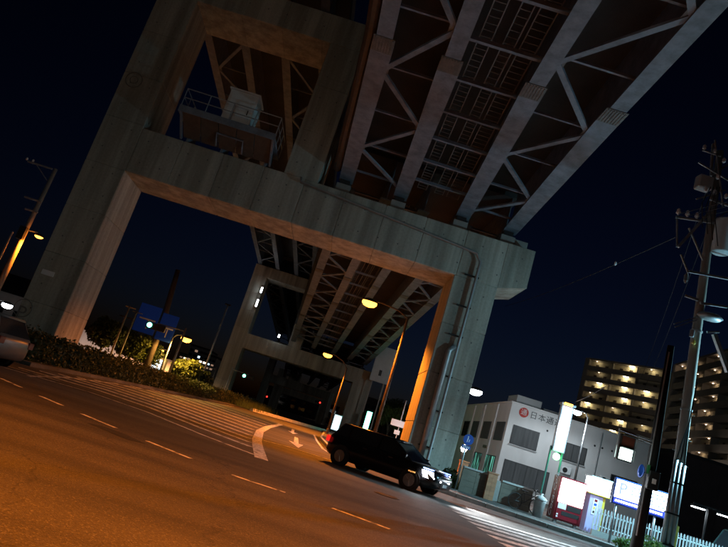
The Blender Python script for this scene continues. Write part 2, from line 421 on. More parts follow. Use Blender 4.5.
arrow = MB().add([(-0.92,34.5,.004),(-0.72,34.5,.004),(-0.5,28.6,.004),(-0.72,28.6,.004),(-0.95,28.6,.004),(-0.28,28.6,.004),(-0.4,25.2,.004)],
                 [(0,1,2,3),(4,5,6)])
struct(arrow.obj('lane_arrow', 'paint'))
arrow2 = MB().add([(-1.6,47,.004),(-1.4,47,.004),(-1.2,41,.004),(-1.4,41,.004),(-1.6,41,.004),(-0.95,41,.004),(-1.15,38,.004)],
                 [(0,1,2,3),(4,5,6)])
struct(arrow2.obj('lane_arrow', 'paint'))
zeb = []
for i in range(7):
    y = 18.1 - i*0.92
    zeb.append(([(4.35, y), (9.6+i*0.15, y+1.15)], 0.45))
marking('crosswalk', zeb)
pm = MB().add([(-3.95,11.95,.004),(-3.0,11.35,.004),(-2.75,11.6,.004),(-3.2,12.0,.004),(-3.75,12.2,.004)], [(0,1,2,3,4)])
struct(pm.obj('asphalt_patch', 'patch'))
mh = bpy.data.objects.new('manhole', None); C.objects.link(mh); mh['kind'] = 'structure'
m = MB().disc((2.2,16.4,.006),.33,2,.012,28); struct(m.obj('cover', 'dark_metal', mh))
m = MB()
for k in range(-3,4): m.bar((2.2-.28*math.cos(k*.3),16.4+k*.08,.014),(2.2+.28*math.cos(k*.3),16.4+k*.08,.014),.025,.01)
struct(m.obj('cover_ribs', 'steel_bare', mh))
# sidewalk with kerb stones
SW = [(0.9,62),(0.55,44),(0.95,33),(1.9,29.2),(3.4,26.9),(6,25.3),(9.2,24.0),(14,22.8),(24,21.2),(60,18)]
m = MB(); poly = SW + [(400,18),(400,400),(0.9,400)]
m.prism(poly, 2, -0.05, 0.148)
sw = struct(m.obj('sidewalk', 'sidewalk'))
for a, b in zip(SW[:-1], SW[1:]):
    a, b = Vector((*a,0)), Vector((*b,0)); L = (b-a).length
    if a.x > 20: continue
    n = max(1, int(L/1.0)); d = (b-a)/n
    for i in range(n):
        o = MB().bar(a+d*i+d*0.008+Vector((0,0,0.072)), a+d*(i+1)-d*0.008+Vector((0,0,0.072)), 0.16, 0.17).obj('kerb_stone', 'kerb', sw, bevel=0.015)
# hedge island
HI = [(-14.5,22.5),(-10.4,23.4),(-10.3,30),(-9.7,40),(-8.2,62),(-6.8,75),(-7.6,77),(-10.5,62),(-13.0,40),(-13.6,30),(-15.5,26)]
isl = struct(MB().prism(HI, 2, -0.05, 0.14).obj('planting_island', 'asphalt'))
# white kerbed strip where the road under the viaduct bends
m = MB()
wi = [(-6.6,64.5),(-2.8,69.4),(1.9,77),(3.6,74)]
for a, b in zip(wi[:-1], wi[1:]): m.bar((*a,0.14),(*b,0.14),0.45,0.30)
struct(m.obj('white_kerb', 'kerb_white'))

# ================================================================== viaduct piers
def blocks(parent, axis, x0,x1,y0,y1,z0,z1, step, name='concrete_block', m='concrete'):
    """a pier member cast in lifts: one block per pour, chamfered joints"""
    lo = (x0,y0,z0)[axis]; hi = (x1,y1,z1)[axis]; n = max(1, round((hi-lo)/step)); d = (hi-lo)/n
    for i in range(n):
        q = [x0,x1,y0,y1,z0,z1]; q[2*axis] = lo+d*i; q[2*axis+1] = lo+d*(i+1)
        MB().box(*q).obj(name, m, parent, bevel=0.03)
def pier(name, label, Y, depth, xl, lw, xm, mw_, xr, rw, zl, hl, zu, hu, xend, grp):
    t = thing(name, label, 'bridge pier', ((xl+xr)/2, Y, 0), 0, grp)
    t2 = lambda x: x - (xl+xr)/2
    D = depth
    blocks(t, 2, t2(xl), t2(xl+lw), 0, D, 0, zl, 2.46)
    blocks(t, 2, t2(xl), t2(xl+lw), 0, D, zl, zu, 2.6)
    blocks(t, 2, t2(xm), t2(xm+mw_), 0.004, D, zl+hl, zu, 2.6)
    blocks(t, 2, t2(xr), t2(xr+rw), 0, D, 0, zl, 2.46)
    blocks(t, 0, t2(xl+lw), t2(xr+rw), 0, D, zl, zl+hl, 2.15)
    blocks(t, 0, t2(xl), t2(xm+mw_), 0, D, zu, zu+hu, 2.3)
    if xend:
        m = MB().prism([(t2(xr+rw), zl), (t2(xend), zl+0.42), (t2(xend), zl+hl), (t2(xr+rw), zl+hl)], 1, 0.0, D)
        m.obj('concrete_block', 'concrete', t, bevel=0.012)
    return t, t2
P1Y, P1D = 30.0, 3.0
p1, x1 = pier('viaduct_pier', 'huge near concrete portal pier spanning the road, drainpipes on its right column', P1Y, P1D, -14.9, 2.05, -5.4, 1.8, 4.3, 2.23, 9.87, 2.43, 20.07, 1.7, 7.95, 'concrete portal piers')
# drainpipes, conduit and fittings on the near pier
y = -0.22
m = MB().tube([(x1(-4.45),y,12.25),(x1(-4.4),y,12.0),(x1(5.05),y,11.2),(x1(5.35),y,10.8),(x1(5.35),y,9.5),(x1(5.35),y,0.9),(x1(5.5),y-0.05,0.35),(x1(5.5),y-0.05,0.15)], 0.075, 10)
m.obj('drainpipe', 'galv', p1, True)
m = MB().tube([(x1(4.98),y,0.15),(x1(4.98),y,6.1),(x1(5.2),y+.05,6.4)], 0.15, 10); m.obj('drainpipe', 'galv', p1, True)
for z in (1.5, 3.2, 4.9, 6.9, 8.4, 10.0):
    MB().box(x1(4.78), x1(5.5), -0.13, -0.001, z, z+0.06).obj('pipe_bracket', 'dark_metal', p1)
a = at(48, 273, P1Y); MB().box(x1(a.x-.3), x1(a.x+.3), -0.025, 0, a.z-.12, a.z+.12).obj('number_plate', 'sign_white', p1)
a = at(134, 80, P1Y)
m = MB(); m.tube([(x1(a.x)+.42*math.cos(k*math.pi/12), -0.012, a.z+.42*math.sin(k*math.pi/12)) for k in range(25)], 0.025, 6, False)
m.tube([(x1(a.x)+.2*math.cos(k*math.pi/12), -0.012, a.z+.2*math.sin(k*math.pi/12)) for k in range(25)], 0.02, 6, False)
m.obj('round_mark', 'faded', p1)
a = at(23, 308, P1Y)
m = MB(); m.tube([(x1(a.x)+.42*math.cos(k*math.pi/12), -0.012, a.z+.42*math.sin(k*math.pi/12)) for k in range(25)], 0.018, 6, False); m.obj('painted_ring', 'faded', p1)
text('P', 'painted_letter', 'faded', p1, 0.9, face((x1(a.x), -0.012, a.z-.25)))
# form-tie holes
m = MB()
def ties(xa, xb, za, zb_, sx=1.05, sz=1.23):
    nx = max(1, round((xb-xa)/sx)); nz = max(1, round((zb_-za)/sz))
    for i in range(nx):
        for k in range(nz): m.disc((x1(xa+(xb-xa)*(i+.5)/nx), -.001, za+(zb_-za)*(k+.5)/nz), .04, 1, .008, 8)
ties(-14.9,-12.85,.3,20); ties(-12.85,7.9,9.9,12.3); ties(4.3,6.53,.3,9.8); ties(-5.4,-3.6,12.4,20); ties(-12.8,-5.5,20.1,21.7)
o = m.obj('tie_holes', 'steel_bare', p1); o['kind'] = 'stuff'
for xx in (-2.35, 0.6, 3.95, 6.5):
    for yy in (0.75, 2.25):
        MB().box(x1(xx-.38), x1(xx+.38), yy-.38, yy+.38, 12.3, 12.82).obj('bearing_plinth', 'concrete_plain', p1, bevel=.02)
        MB().box(x1(xx-.25), x1(xx+.25), yy-.27, yy+.27, 12.82, 13.08).obj('bearing', 'dark_metal', p1)
MB().box(x1(6.9), x1(7.7), 0.9, 2.2, 12.3, 12.95).obj('end_plinth', 'concrete_plain', p1, bevel=.02)

p2, x2 = pier('viaduct_pier', 'second portal pier, seen through the opening of the huge near pier', 84.0, 3.2, -14.4, 2.0, -6.8, 1.7, 2.9, 2.3, 7.0, 2.0, 16.9, 1.5, 0, 'concrete portal piers')
p3, x3 = pier('viaduct_pier', 'third, more distant portal pier framed between the legs of the second', 144.0, 3.2, -14.6, 1.5, -9.2, 1.6, -0.4, 2.2, 5.6, 1.8, 13.3, 1.5, 0, 'concrete portal piers')
p4, x4 = pier('viaduct_pier', 'farthest low portal pier with its left leg lit orange', 196.0, 3.4, -16.0, 2.7, -10.5, 1.6, -1.0, 2.4, 5.0, 1.8, 10.6, 1.5, 0, 'concrete portal piers')

# ================================================================== girder spans
def lerp(st, Y):
    for a, b in zip(st[:-1], st[1:]):
        lo, hi = min(a[0],b[0]), max(a[0],b[0])
        if lo <= Y <= hi: t = (Y-a[0])/(b[0]-a[0]); return [p+(q-p)*t for p, q in zip(a[1:], b[1:])]
    e = st[0] if abs(Y-st[0][0]) < abs(Y-st[-1][0]) else st[-1]
    return list(e[1:])
def span(name, label, lines, zst, y0, y1, splices, flange, web_h, bays, plain, over, bar_step=2.3, node0=None, node_step=3.35):
    """lines: one list of (Y, x) stations per girder; bays: girder pairs with zigzag bracing; plain: pairs with cross bars and cable ladders"""
    t = thing(name, label, 'bridge span', (0, y0, 0), 0, 'steel girder spans of the viaduct')
    Zb = lambda Y: lerp(zst, Y)[0]
    X = lambda i, Y: lerp(lines[i], Y)[0]
    for i, ln in enumerate(lines):
        cuts = sorted(set([y0, y1] + [s for s in splices if y0 < s < y1] + [p[0] for p in ln if y0 < p[0] < y1]))
        m = MB()
        for a, b in zip(cuts[:-1], cuts[1:]):
            k = sum(1 for s in splices if s <= a + .01)
            fw = flange[k % 2]
            pa, pb = Vector((X(i,a), a-y0, Zb(a))), Vector((X(i,b), b-y0, Zb(b)))
            up = Vector((0,0,1))
            m.bar(pa+up*.03, pb+up*.03, fw, 0.06); m.bar(pa+up*(web_h/2+.05), pb+up*(web_h/2+.05), 0.05, web_h-.02)
        m.obj('girder', 'steel', t)
        for s in splices:
            if not (y0 < s < y1): continue
            o = MB()
            fw = max(flange); d = Vector((X(i,s+1)-X(i,s-1), 2, Zb(s+1)-Zb(s-1))).normalized(); c = Vector((X(i,s), s-y0, Zb(s)))
            o.bar(c-d*.42-Vector((0,0,.012)), c+d*.42-Vector((0,0,.012)), fw*.98, 0.03)
            for q in range(-3, 4):     # rows of bolt heads
                sd = Vector((q*fw*.13, 0, -0.035))
                o.bar(c-d*.38+sd, c+d*.38+sd, 0.035, 0.03)
            o.obj('splice_plate', 'steel_bare', t)
    # deck slab
    n = max(2, int((y1-y0)/6)); vs = []; m = MB()
    for k in range(n+1):
        Y = y0+(y1-y0)*k/n
        a, b, z = X(0,Y)-over[0], X(len(lines)-1,Y)+over[1], Zb(Y)+web_h
        vs += [(a,Y-y0,z),(b,Y-y0,z),(b,Y-y0,z+.45),(a,Y-y0,z+.45)]
    fs = [(0,1,2,3),(4*n+3,4*n+2,4*n+1,4*n)]
    for k in range(n):
        for j in range(4): fs.append((4*k+j, 4*k+(j+1)%4, 4*k+4+(j+1)%4, 4*k+4+j))
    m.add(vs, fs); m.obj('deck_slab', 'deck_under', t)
    # parapets
    for i, sg in ((0,-1),(len(lines)-1,1)):
        m = MB()
        cuts = [y0+(y1-y0)*k/n for k in range(n+1)]
        for a, b in zip(cuts[:-1], cuts[1:]):
            o_ = over[0 if sg < 0 else 1]-.12
            m.bar((X(i,a)+sg*o_, a-y0, Zb(a)+web_h+.95), (X(i,b)+sg*o_, b-y0, Zb(b)+web_h+.95), .2, 1.0)
        m.obj('parapet', 'concrete_plain', t)
    h = 0.12
    for (i, j, ph) in bays:
        Y = node0 if node0 is not None else y0+1
        k = ph; prev = None
        while Y < y1-.3:
            g_ = i if k % 2 == 0 else j
            if Y > y0+.1:
                p = Vector((X(g_,Y) + (.18 if g_ == i else -.18), Y-y0, Zb(Y)+h))
                if prev is not None: MB().bar(prev, p, 0.20, 0.09).obj('brace', 'steel', t)
                q = Vector((X(j if g_ == i else i, Y), Y-y0, Zb(Y)+h+.25)); p2_ = Vector((X(g_,Y), Y-y0, Zb(Y)+h+.25))
                MB().bar(p2_, q, 0.09, 0.09).obj('strut', 'steel', t)
                MB().cbox((p.x, p.y, p.z), (.5,.55,.025)).obj('gusset', 'steel_bare', t)
                prev = p
            Y += node_step; k += 1
    for (i, j) in plain:
        Y = y0+1.1
        while Y < y1-.3:
            MB().bar((X(i,Y), Y-y0, Zb(Y)+.35), (X(j,Y), Y-y0, Zb(Y)+.35), .13, .13).obj('cross_bar', 'steel', t)
            Y += bar_step
        for f0, f1 in ((.20,.34),(.47,.60),(.66,.84)):
            m = MB(); ys = [y0+1+(y1-y0-2)*k/8 for k in range(9)]
            for f in (f0, f1):
                for a, b in zip(ys[:-1], ys[1:]):
                    m.bar((X(i,a)+(X(j,a)-X(i,a))*f, a-y0, Zb(a)+.55), (X(i,b)+(X(j,b)-X(i,b))*f, b-y0, Zb(b)+.55), .035, .06)
            Y = y0+1
            while Y < min(y1-1, y0+60):
                m.bar((X(i,Y)+(X(j,Y)-X(i,Y))*f0, Y-y0, Zb(Y)+.56), (X(i,Y)+(X(j,Y)-X(i,Y))*f1, Y-y0, Zb(Y)+.56), .022, .022); Y += .33
            m.obj('cable_ladder', 'steel_bare', t)
    return t, X, Zb
ZF = [(-14,13.35),(18.2,13.2),(33.0,13.08)]
sp1, XA, ZA = span('viaduct_span', 'wide girder span overhead in the near foreground with zigzag bracing and cable ladders',
    [[(-14,-1.0),(18.2,-1.65),(32,-2.4)], [(-14,.7),(18.2,.65),(32,.6)], [(-14,3.0),(18.2,3.48),(32,4.05)], [(-14,5.6),(18.2,6.2),(32,6.6)]],
    ZF, -14, 30.9, [18.2, 3.0], (0.74, 0.54), 2.3, [(0,1,1),(2,3,0)], [(1,2)], (0.9,0.35), 2.3, -9.85, 3.3)
MB().tube([(-1.5,0,13.75),(-2.15,32.2,13.55),(-2.9,44,13.4)], 0.22, 10).obj('drainpipe', 'brown_metal', sp1)
ZR = [(31.5,13.1),(84,9.75)]
span('viaduct_span', 'lower girder span behind the near pier, curving away over the road with five girders',
    [[(31.5,a),(84,b)] for a, b in ((-2.1,-6.3),(-.05,-3.5),(2.05,-.75),(4.45,1.6),(6.5,3.75))],
    ZR, 31.5, 85, [39, 48, 57, 66, 75], (0.62, 0.62), 2.3, [(0,1,0),(3,4,0)], [(1,2)], (0.6,0.35), 3.5, None, 2.9)
ZU = [(-14,23.9),(30,22.0),(84,18.5)]
UL = [-13.9,-11.4,-8.75,-6.3]
span('viaduct_span', 'high girder span on the left, seen through the window of the near pier',
    [[(31.2,a),(84,a)] for a in UL], ZU, 31.2, 85, [46, 62], (0.55, 0.5), 2.2, [(0,1,0),(2,3,1)], [], (0.9,0.9), 3, None, 3.6)
span('viaduct_span', 'high girder span at the very top, resting on the upper beam of the near pier',
    [[(-14,a),(31,a)] for a in UL], ZU, -14, 31, [5], (0.55, 0.5), 2.2, [(0,1,0)], [], (0.9,0.9), 3, None, 3.6)
span('viaduct_span', 'distant lower girder span between the second and third piers',
    [[(85.5,a),(145,b)] for a, b in ((-6.4,-10.2),(-3.6,-7.3),(-.8,-4.6),(1.55,-2.3),(3.7,-.1))],
    [(85,9.3),(145,7.6)], 85.5, 145, [105,125], (0.6, 0.55), 2.0, [(0,1,0),(3,4,0)], [], (0.6,0.35), 4, None, 5)
span('viaduct_span', 'distant high girder span on the left between the second and third piers',
    [[(85.5,a),(145,a)] for a in UL], [(84,18.5),(145,14.9)], 85.5, 145, [105,125], (0.55, 0.5), 2.0, [(0,1,0)], [], (0.9,0.9), 4, None, 5)

# inspection platform standing out from the crossbeam, with railing
t = thing('inspection_platform', 'railed steel platform jutting out over the crossbeam inside the pier window', 'platform', (-8.4, P1Y, 12.3))
X0, X1_, FY, PZ = -2.5, 2.3, -1.6, 0.95
MB().box(X0, X1_, FY, 1.2, PZ, PZ+.12).obj('floor_plate', 'steel', t, bevel=.01)
MB().box(X0-.05, X1_+.05, FY-.05, FY-.002, PZ-.14, PZ+.2).obj('fascia', 'steel', t)
MB().box(X0-.05, X0-.002, FY, 1.2, PZ-.14, PZ+.2).obj('fascia', 'steel', t)
for k in range(5):      # sloping skirt panels under the front edge
    xa, xb = X0+.15+k*.92, X0+.15+k*.92+.88
    MB().add([(xa,FY+.02,PZ-.02),(xb,FY+.02,PZ-.02),(xb,-.12,.16),(xa,-.12,.16),(xa,FY+.06,PZ-.02),(xb,FY+.06,PZ-.02),(xb,-.08,.16),(xa,-.08,.16)],
             [(0,1,2,3),(7,6,5,4),(0,4,5,1),(1,5,6,2),(2,6,7,3),(3,7,4,0)]).obj('skirt_panel', 'brown_metal', t)
for xx in (X0+.06, X1_-.06): MB().bar((xx, FY+.02, PZ), (xx, -.1, .05), .1, .12).obj('bracket', 'steel', t)
for xx in (X0+.3, -.4, X1_-.4): MB().box(xx,xx+.12,.0,1.1,.003,PZ-.002).obj('stub_leg', 'steel', t)
m = MB(); m.tube([(-.6,-.35,.12),(-.6,-.95,.55),(.75,-.95,.55),(.75,-.35,.12)], .05, 6); m.obj('ladder_hoop', 'steel', t)
for z in (.62, 1.1):
    MB().tube([(X0,1.1,PZ+z),(X0,FY,PZ+z),(X1_,FY,PZ+z),(X1_,1.1,PZ+z)], .028, 6).obj('rail', 'galv', t)
for k in range(5):
    xx = X0+(X1_-X0)*k/4; MB().tube([(xx,FY,PZ+.12),(xx,FY,PZ+1.1)], .026, 6).obj('post', 'galv', t)
for xx in (X0, X1_):
    for yy in (-.7,.2,1.1): MB().tube([(xx,yy,PZ+.12),(xx,yy,PZ+1.1)], .026, 6).obj('post', 'galv', t)
t = thing('equipment_cabinet', 'white metal cabinet with a flat lid on the railed platform', 'cabinet', (-8.3, P1Y-.7, 12.3+PZ+.12))
MB().box(-.72,.72,-.55,.75,0,1.85).obj('housing', 'cabinet', t, bevel=.015)
MB().box(-.80,.80,-.63,.83,1.852,1.93).obj('lid', 'cabinet', t, bevel=.01)
MB().box(-.6,.6,-.575,-.552,.1,1.7).obj('door', 'cabinet', t, bevel=.006)
MB().box(.42,.47,-.60,-.577,.7,.95).obj('handle', 'dark_metal', t)

# ================================================================== lamps
def street_lamp(label, pole_xy, h, head, power, col, lens, metal='galv', grp=None, r=0.09, z0=0.0, lit=True, spread=150, spill=.06):
    t = thing('street_lamp', label, 'street lamp', (pole_xy[0], pole_xy[1], z0), 0, grp)
    h -= z0
    hx, hy, hz = head[0]-pole_xy[0], head[1]-pole_xy[1], head[2]-z0
    MB().tube([(0,0,0),(0,0,h*.5),(0,0,h)], [r*1.25, r, r*.7], 10).obj('pole', metal, t, True)
    MB().lathe((0,0,0), [(.2,0),(.2,.04),(.13,.05),(.13,.45),(.1,.5)], 10).obj('base', metal, t)
    d = Vector((hx,hy,0)); n = d.normalized() if d.length > .01 else Vector((1,0,0))
    MB().tube([(0,0,h-.05), (hx*.3,hy*.3,h+(hz-h)*.55+.12), (hx*.8,hy*.8,hz+.12), (hx,hy,hz+.1)], [r*.6,r*.5,r*.45,r*.4], 8).obj('arm', metal, t, True)
    c = Vector((hx,hy,hz)) + n*.3
    b = MB(); vs = []
    rz = math.atan2(n.y, n.x)
    m = MB().lathe((0,0,0), [(.30,0.0),(.30,.05),(.24,.14),(.1,.19)], 14)
    rot = Matrix.Rotation(rz,3,'Z')
    m.v = [tuple(rot @ Vector((v[0]*1.35, v[1]*.62, v[2])) + c) for v in m.v]; m.obj('lamp_head', 'dark_metal', t, True)
    m = MB().lathe((0,0,0), [(.10,-.34),(.24,-.29),(.33,-.15),(.32,-.005)], 14)
    m.v = [tuple(rot @ Vector((v[0]*1.35, v[1]*.62, v[2])) + c) for v in m.v]; m.obj('lens', lens, t, True)
    if lit:      # a street lantern: nearly all light goes down, a little spills sideways from the lens
        light('lamp_light', c - Vector((0,0,.45)), power, col, t, 'SPOT', .15, c - Vector((0,0,5)), R(spread), .35)
        light('lens_spill', c - Vector((0,0,.47)), power*spill, col, t, size=.15)
    return t
G_ = 'sodium street lamps'
a = at(375,303,35.6); b = at(408,318,35.6)
street_lamp('tall lamp post behind the near pier, its bright orange lamp hanging under the girders', (b.x, 35.6), b.z, a, 7800, SODIUM, 'e_sodium', 'brown_metal', G_, z0=.148, spill=.012, spread=148)
a = at(331,355,60); b = at(347,368,60)
street_lamp('slim dark lamp post with orange lamp in front of the second pier', (b.x, 60), b.z, a, 7000, SODIUM, 'e_sodium', 'brown_metal', G_, z0=.148, spill=.01, spread=132)
a = at(183,337,51); b = at(173,337,51)
street_lamp('small far street lamp glowing orange to the right of the blue direction signs', (b.x,51), b.z, a, 2600, (1.0,.50,.10), 'e_sodium', 'galv', G_, spread=174, spill=.03)
a = at(163,350,73); b = at(168,352,73)
street_lamp('lowest and farthest orange street lamp, above the lit booth', (b.x,73), b.z, a, 5000, (1,.5,.15), 'e_sodium', 'galv', G_, spread=174, spill=.01)
a = at(85,306,69)
street_lamp('white street lamp high behind the left column, above the pink wall', (a.x-.9,69), a.z-.2, a, 2200, (1,.80,.70), 'e_white', 'galv', 'white street lamps', spread=174, spill=.01)
a = at(331,375,140); b = at(336,376,140)
street_lamp('distant white street lamp under the second pier crossbeam', (b.x,140), b.z, a, 900, WHITE, 'e_white', 'galv', 'white street lamps')
a = at(475,390,40.0)
led = street_lamp('white lamp peeking out just behind the right column of the near pier', (a.x-.7, 40.2), a.z+.1, (a.x-.25,40.0,a.z), 2200, WHITE, 'e_white', 'galv', 'white street lamps', z0=.148, spread=168, spill=.015)
a = at(579,411.5,51)
street_lamp('bluish white post lamp before the white office, right of the upright lit sign', (a.x+.9, 51.2), a.z-.2, (a.x+.1,51,a.z), 520, WHITE, 'e_white', 'galv', 'white street lamps', z0=.148, spread=172, spill=.3)
street_lamp('added street lamp hidden behind the dark hall to light the apartment fronts', (72,126), 9, (71,126,8.8), 1500, (1,.86,.72), 'e_white', 'galv', 'white street lamps', spread=150, spill=.9)  # unseen lamp added to brighten the distant apartment fronts
light('office_fill_spot', (.55,.3,5.2), 2700, WHITE, led, 'SPOT', .15, (8.0,23,4.2), R(64), .6)  # extra spot added at this lamp to whiten the office side wall
# lamps out of view on this side of the junction
street_lamp('sodium street lamp standing behind the viewer at the near kerb', (4.5,-2.5), 9.6, (-.4,3.8,9.2), 7600, SODIUM, 'e_sodium', 'brown_metal', G_, spread=132, spill=.004)
street_lamp('mercury street lamp out of view on the right side of the junction', (17.5,21), 8.0, (16.0,22,7.6), 4500, (0.36,0.80,1.0), 'e_white', 'galv', 'white street lamps', z0=.148, spill=.3)
t = thing('added_flood_mast', 'added floodlight mast out of view behind the viewer, to light the near pier', 'floodlight', (-5,-14,0))  # unseen mast added to light the pier front and spare the road
MB().tube([(0,0,0),(0,0,12.8)], [.14,.09], 10).obj('mast', 'galv', t)
MB().bar((-.5,0,12.7),(.5,0,12.7),.08,.08).obj('crossbar', 'galv', t)
MB().box(-.35,.35,-.05,.25,12.3,12.65).obj('lamp_head', 'dark_metal', t, bevel=.03); MB().box(-.3,.3,.252,.28,12.35,12.6).obj('lens', 'e_white', t)
light('flood_light', (-.3,.6,12.45), 1100, (1.0,0.98,0.84), t, 'SPOT', .2, (.5,44,12.2), R(50), .5)

# ================================================================== utility pole at left, lit sodium lamp on it
pb = at(-32, 340, 38); pt = at(56,169,38)
t = thing('utility_pole', 'concrete utility pole with an orange lamp, left of the near pier', 'utility pole', (pt.x-.25, 38, 0))
MB().tube([(0,0,0),(.1,0,pt.z*.5),(.25,0,pt.z)], [.19,.16,.11], 12).obj('shaft', 'pole_concrete', t, True)
for z, l, off in ((pt.z-.1,1.6,-.9),(pt.z-2.3,1.1,-.4),(pt.z-3.0,.8,-.2)):
    MB().bar((.2+off-l/2,-.12,z),(.2+off+l/2,-.12,z),.09,.09).obj('crossarm', 'galv', t)
MB().bar((.1,-.12,pt.z-.9),(-.9,-.12,pt.z-.15),.05,.05).obj('arm_brace', 'galv', t)
for dx in (-1.6,-1.2): MB().lathe((dx,-.12,pt.z-.05), [(.04,0),(.07,.05),(.07,.12),(.03,.18)], 8).obj('insulator', 'sign_white', t)
MB().box(-.05,.35,-.45,-.2,pt.z-4.9,pt.z-4.1).obj('junction_box', 'dark_metal', t)
a = at(39,236.5,38)
ax, az = a.x-(pt.x-.25), a.z
MB().tube([(.1,0,az+.15),(ax-.2,0,az+.2),(ax,0,az+.12)], .04, 8).obj('lamp_arm', 'galv', t)
MB().lathe((ax,0,az), [(.28,0),(.28,.05),(.18,.15)], 12).obj('lamp_head', 'dark_metal', t)
MB().lathe((ax,0,az), [(.1,-.12),(.2,-.08),(.26,-.005)], 12).obj('lens', 'e_sodium', t)
light('lamp_light', (ax,-.1,az-.3), 2500, SODIUM, t, 'SPOT', .15, (ax,-.1,0), R(150), .35)
light('lens_spill', (ax-.1,-.25,az-.3), 60, SODIUM, t, size=.1)
c2 = at(12,233,36); 
t = thing('stay_pole', 'thin leaning pole lit orange beside the left utility pole', 'pole', (c2.x-.1,36,0))
MB().tube([(0,0,0),(.1,0,c2.z)], [.07,.05], 8).obj('shaft', 'pole_concrete', t)
MB().lathe((.1,0,c2.z), [(.05,0),(.06,.05),(.02,.1)], 8).obj('cap', 'galv', t)

# ================================================================== foliage
def leaves(n, pos, size, m, name, parent=None, flat=0.0):
    vs, fs = [], []
    for _ in range(n):
        p = Vector(pos()); s = size*random.uniform(.6,1.3)
        u = Vector((random.gauss(0,1),random.gauss(0,1),random.gauss(0,1)+flat)).normalized()
        v = u.cross(Vector((random.gauss(0,1),random.gauss(0,1),random.gauss(0,1)))).normalized(); q = u.cross(v)
        o = len(vs); vs += [p-v*s, p+q*s*.5, p+v*s, p-q*s*.5]; fs.append((o,o+1,o+2,o+3))
    me = bpy.data.meshes.new(name); me.from_pydata([tuple(v) for v in vs], [], fs); me.materials.append(M[m])
    o = bpy.data.objects.new(name, me); C.objects.link(o); o.parent = parent
    return o
def tree(label, base, h, r, n, m='leaf', grp=None, trunk_h=.34, lobes=14):
    t = thing('broadleaf_tree', label, 'tree', base, 0, grp)
    MB().tube([(0,0,0),(.05,0,h*.25),(-.04,.03,h*.5),(0,0,h*.75)], [.11,.09,.07,.03], 8).obj('trunk', 'bark', t, True)
    cs = []
    for k in range(lobes):
        an = k*2.4+random.random(); rr = r*random.uniform(.25,.72); z = h*random.uniform(trunk_h+.12,.88)
        cs.append((Vector((rr*math.cos(an), rr*math.sin(an), z)), r*random.uniform(.32,.5)))
    for c, q in cs[:5]:
        MB().tube([(0,0,h*.35),tuple(c*.5+Vector((0,0,h*.22))),tuple(c)], [.05,.035,.015], 6).obj('limb', 'bark', t, True)
    def pos():
        c, q = random.choice(cs); d = Vector((random.gauss(0,1),random.gauss(0,1),random.gauss(0,1))).normalized()
        return c + Vector((d.x*q, d.y*q, d.z*q*.8))*random.random()**.45
    leaves(int(n*2), pos, .14, m, 'crown', t)
    return t
# hedge along the island
def hedge_pos():
    u = random.random()**1.35; xo = 0.4
    pts = [(-12.2,24.2),(-11.8,30),(-11.0,40),(-9.4,60),(-7.6,73)]
    ys = [24.2,30,40,60,73]; Y = 23.9+u*50
    for i in range(4):
        if Y <= ys[i+1] or i == 3:
            k = (Y-ys[i])/(ys[i+1]-ys[i]); x = pts[i][0]+(pts[i+1][0]-pts[i][0])*k; break
    hw = 1.35 - .7*u; top = 1.02+.13*math.sin(Y*1.7)+.11*math.sin(Y*4.3+1)+.07*math.sin(Y*9.1+xo) - .1*u
    if random.random() < .05: top += random.random()*.3
    a = random.random()
    if a < .42: z, xx = .15+random.random()*(top-.15), x+hw*random.uniform(.85,1.03)
    elif a < .85: z, xx = top-abs(random.gauss(0,.1)), x+random.uniform(-hw,hw)
    else: z, xx = random.uniform(.2,top), x+random.uniform(-hw,hw)
    return (xx+random.gauss(0,.05), Y, z+random.gauss(0,.03))
t = thing('hedge', 'long low clipped hedge on the island in front of the left columns', 'hedge', (0,0,0))
leaves(42000, hedge_pos, .085, 'leaf_dark', 'foliage', t)
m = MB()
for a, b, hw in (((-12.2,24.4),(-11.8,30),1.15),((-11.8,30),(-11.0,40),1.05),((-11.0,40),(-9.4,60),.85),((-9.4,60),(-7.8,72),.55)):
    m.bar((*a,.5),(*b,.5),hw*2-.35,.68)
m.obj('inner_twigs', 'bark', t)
def grass(label, cx_, cy_, sx, sy, n, h, m='leaf'):
    vs, fs = [], []
    for _ in range(n):
        x, y_ = cx_+random.gauss(0,sx), cy_+random.gauss(0,sy); l = h*random.uniform(.4,1.2); dx, dy = random.gauss(0,.3)*l, random.gauss(0,.3)*l
        o = len(vs); vs += [(x-.015,y_,.14),(x+.015,y_,.14),(x+dx,y_+dy,.14+l)]; fs.append((o,o+1,o+2))
    me = bpy.data.meshes.new('grass'); me.from_pydata(vs,[],fs); me.materials.append(M[m])
    o = bpy.data.objects.new('grass', me); C.objects.link(o); o['label'] = label; o['kind'] = 'stuff'; return o
grass('long grass on the far tip of the hedge island', -7.2, 72, .9, 5, 2500, .8, 'leaf')
grass('weeds growing along the foot of the near right column', 5.7, 29.3, .9, .25, 900, .45, 'leaf')
def shrub(label, base, r, h, n, m, grp=None):
    t = thing('shrub', label, 'shrub', base, 0, grp)
    def pos():
        d = Vector((random.gauss(0,1),random.gauss(0,1),random.gauss(0,1))).normalized(); k = random.random()**.4
        return (d.x*r*k, d.y*r*k, h*.5+d.z*h*.5*k)
    leaves(n, pos, .07, m, 'foliage', t)
    m_ = MB()
    for k in range(5): m_.tube([(0,0,0),(r*.5*math.cos(k*1.3), r*.5*math.sin(k*1.3), h*.6)], [.02,.008], 5)
    m_.obj('stems', 'bark', t)
shrub('dark rounded bush at the foot of the blue path sign', (6.35, 28.9, .148), .42, .8, 900, 'leaf_dark')
a = at(650,538,20.5)
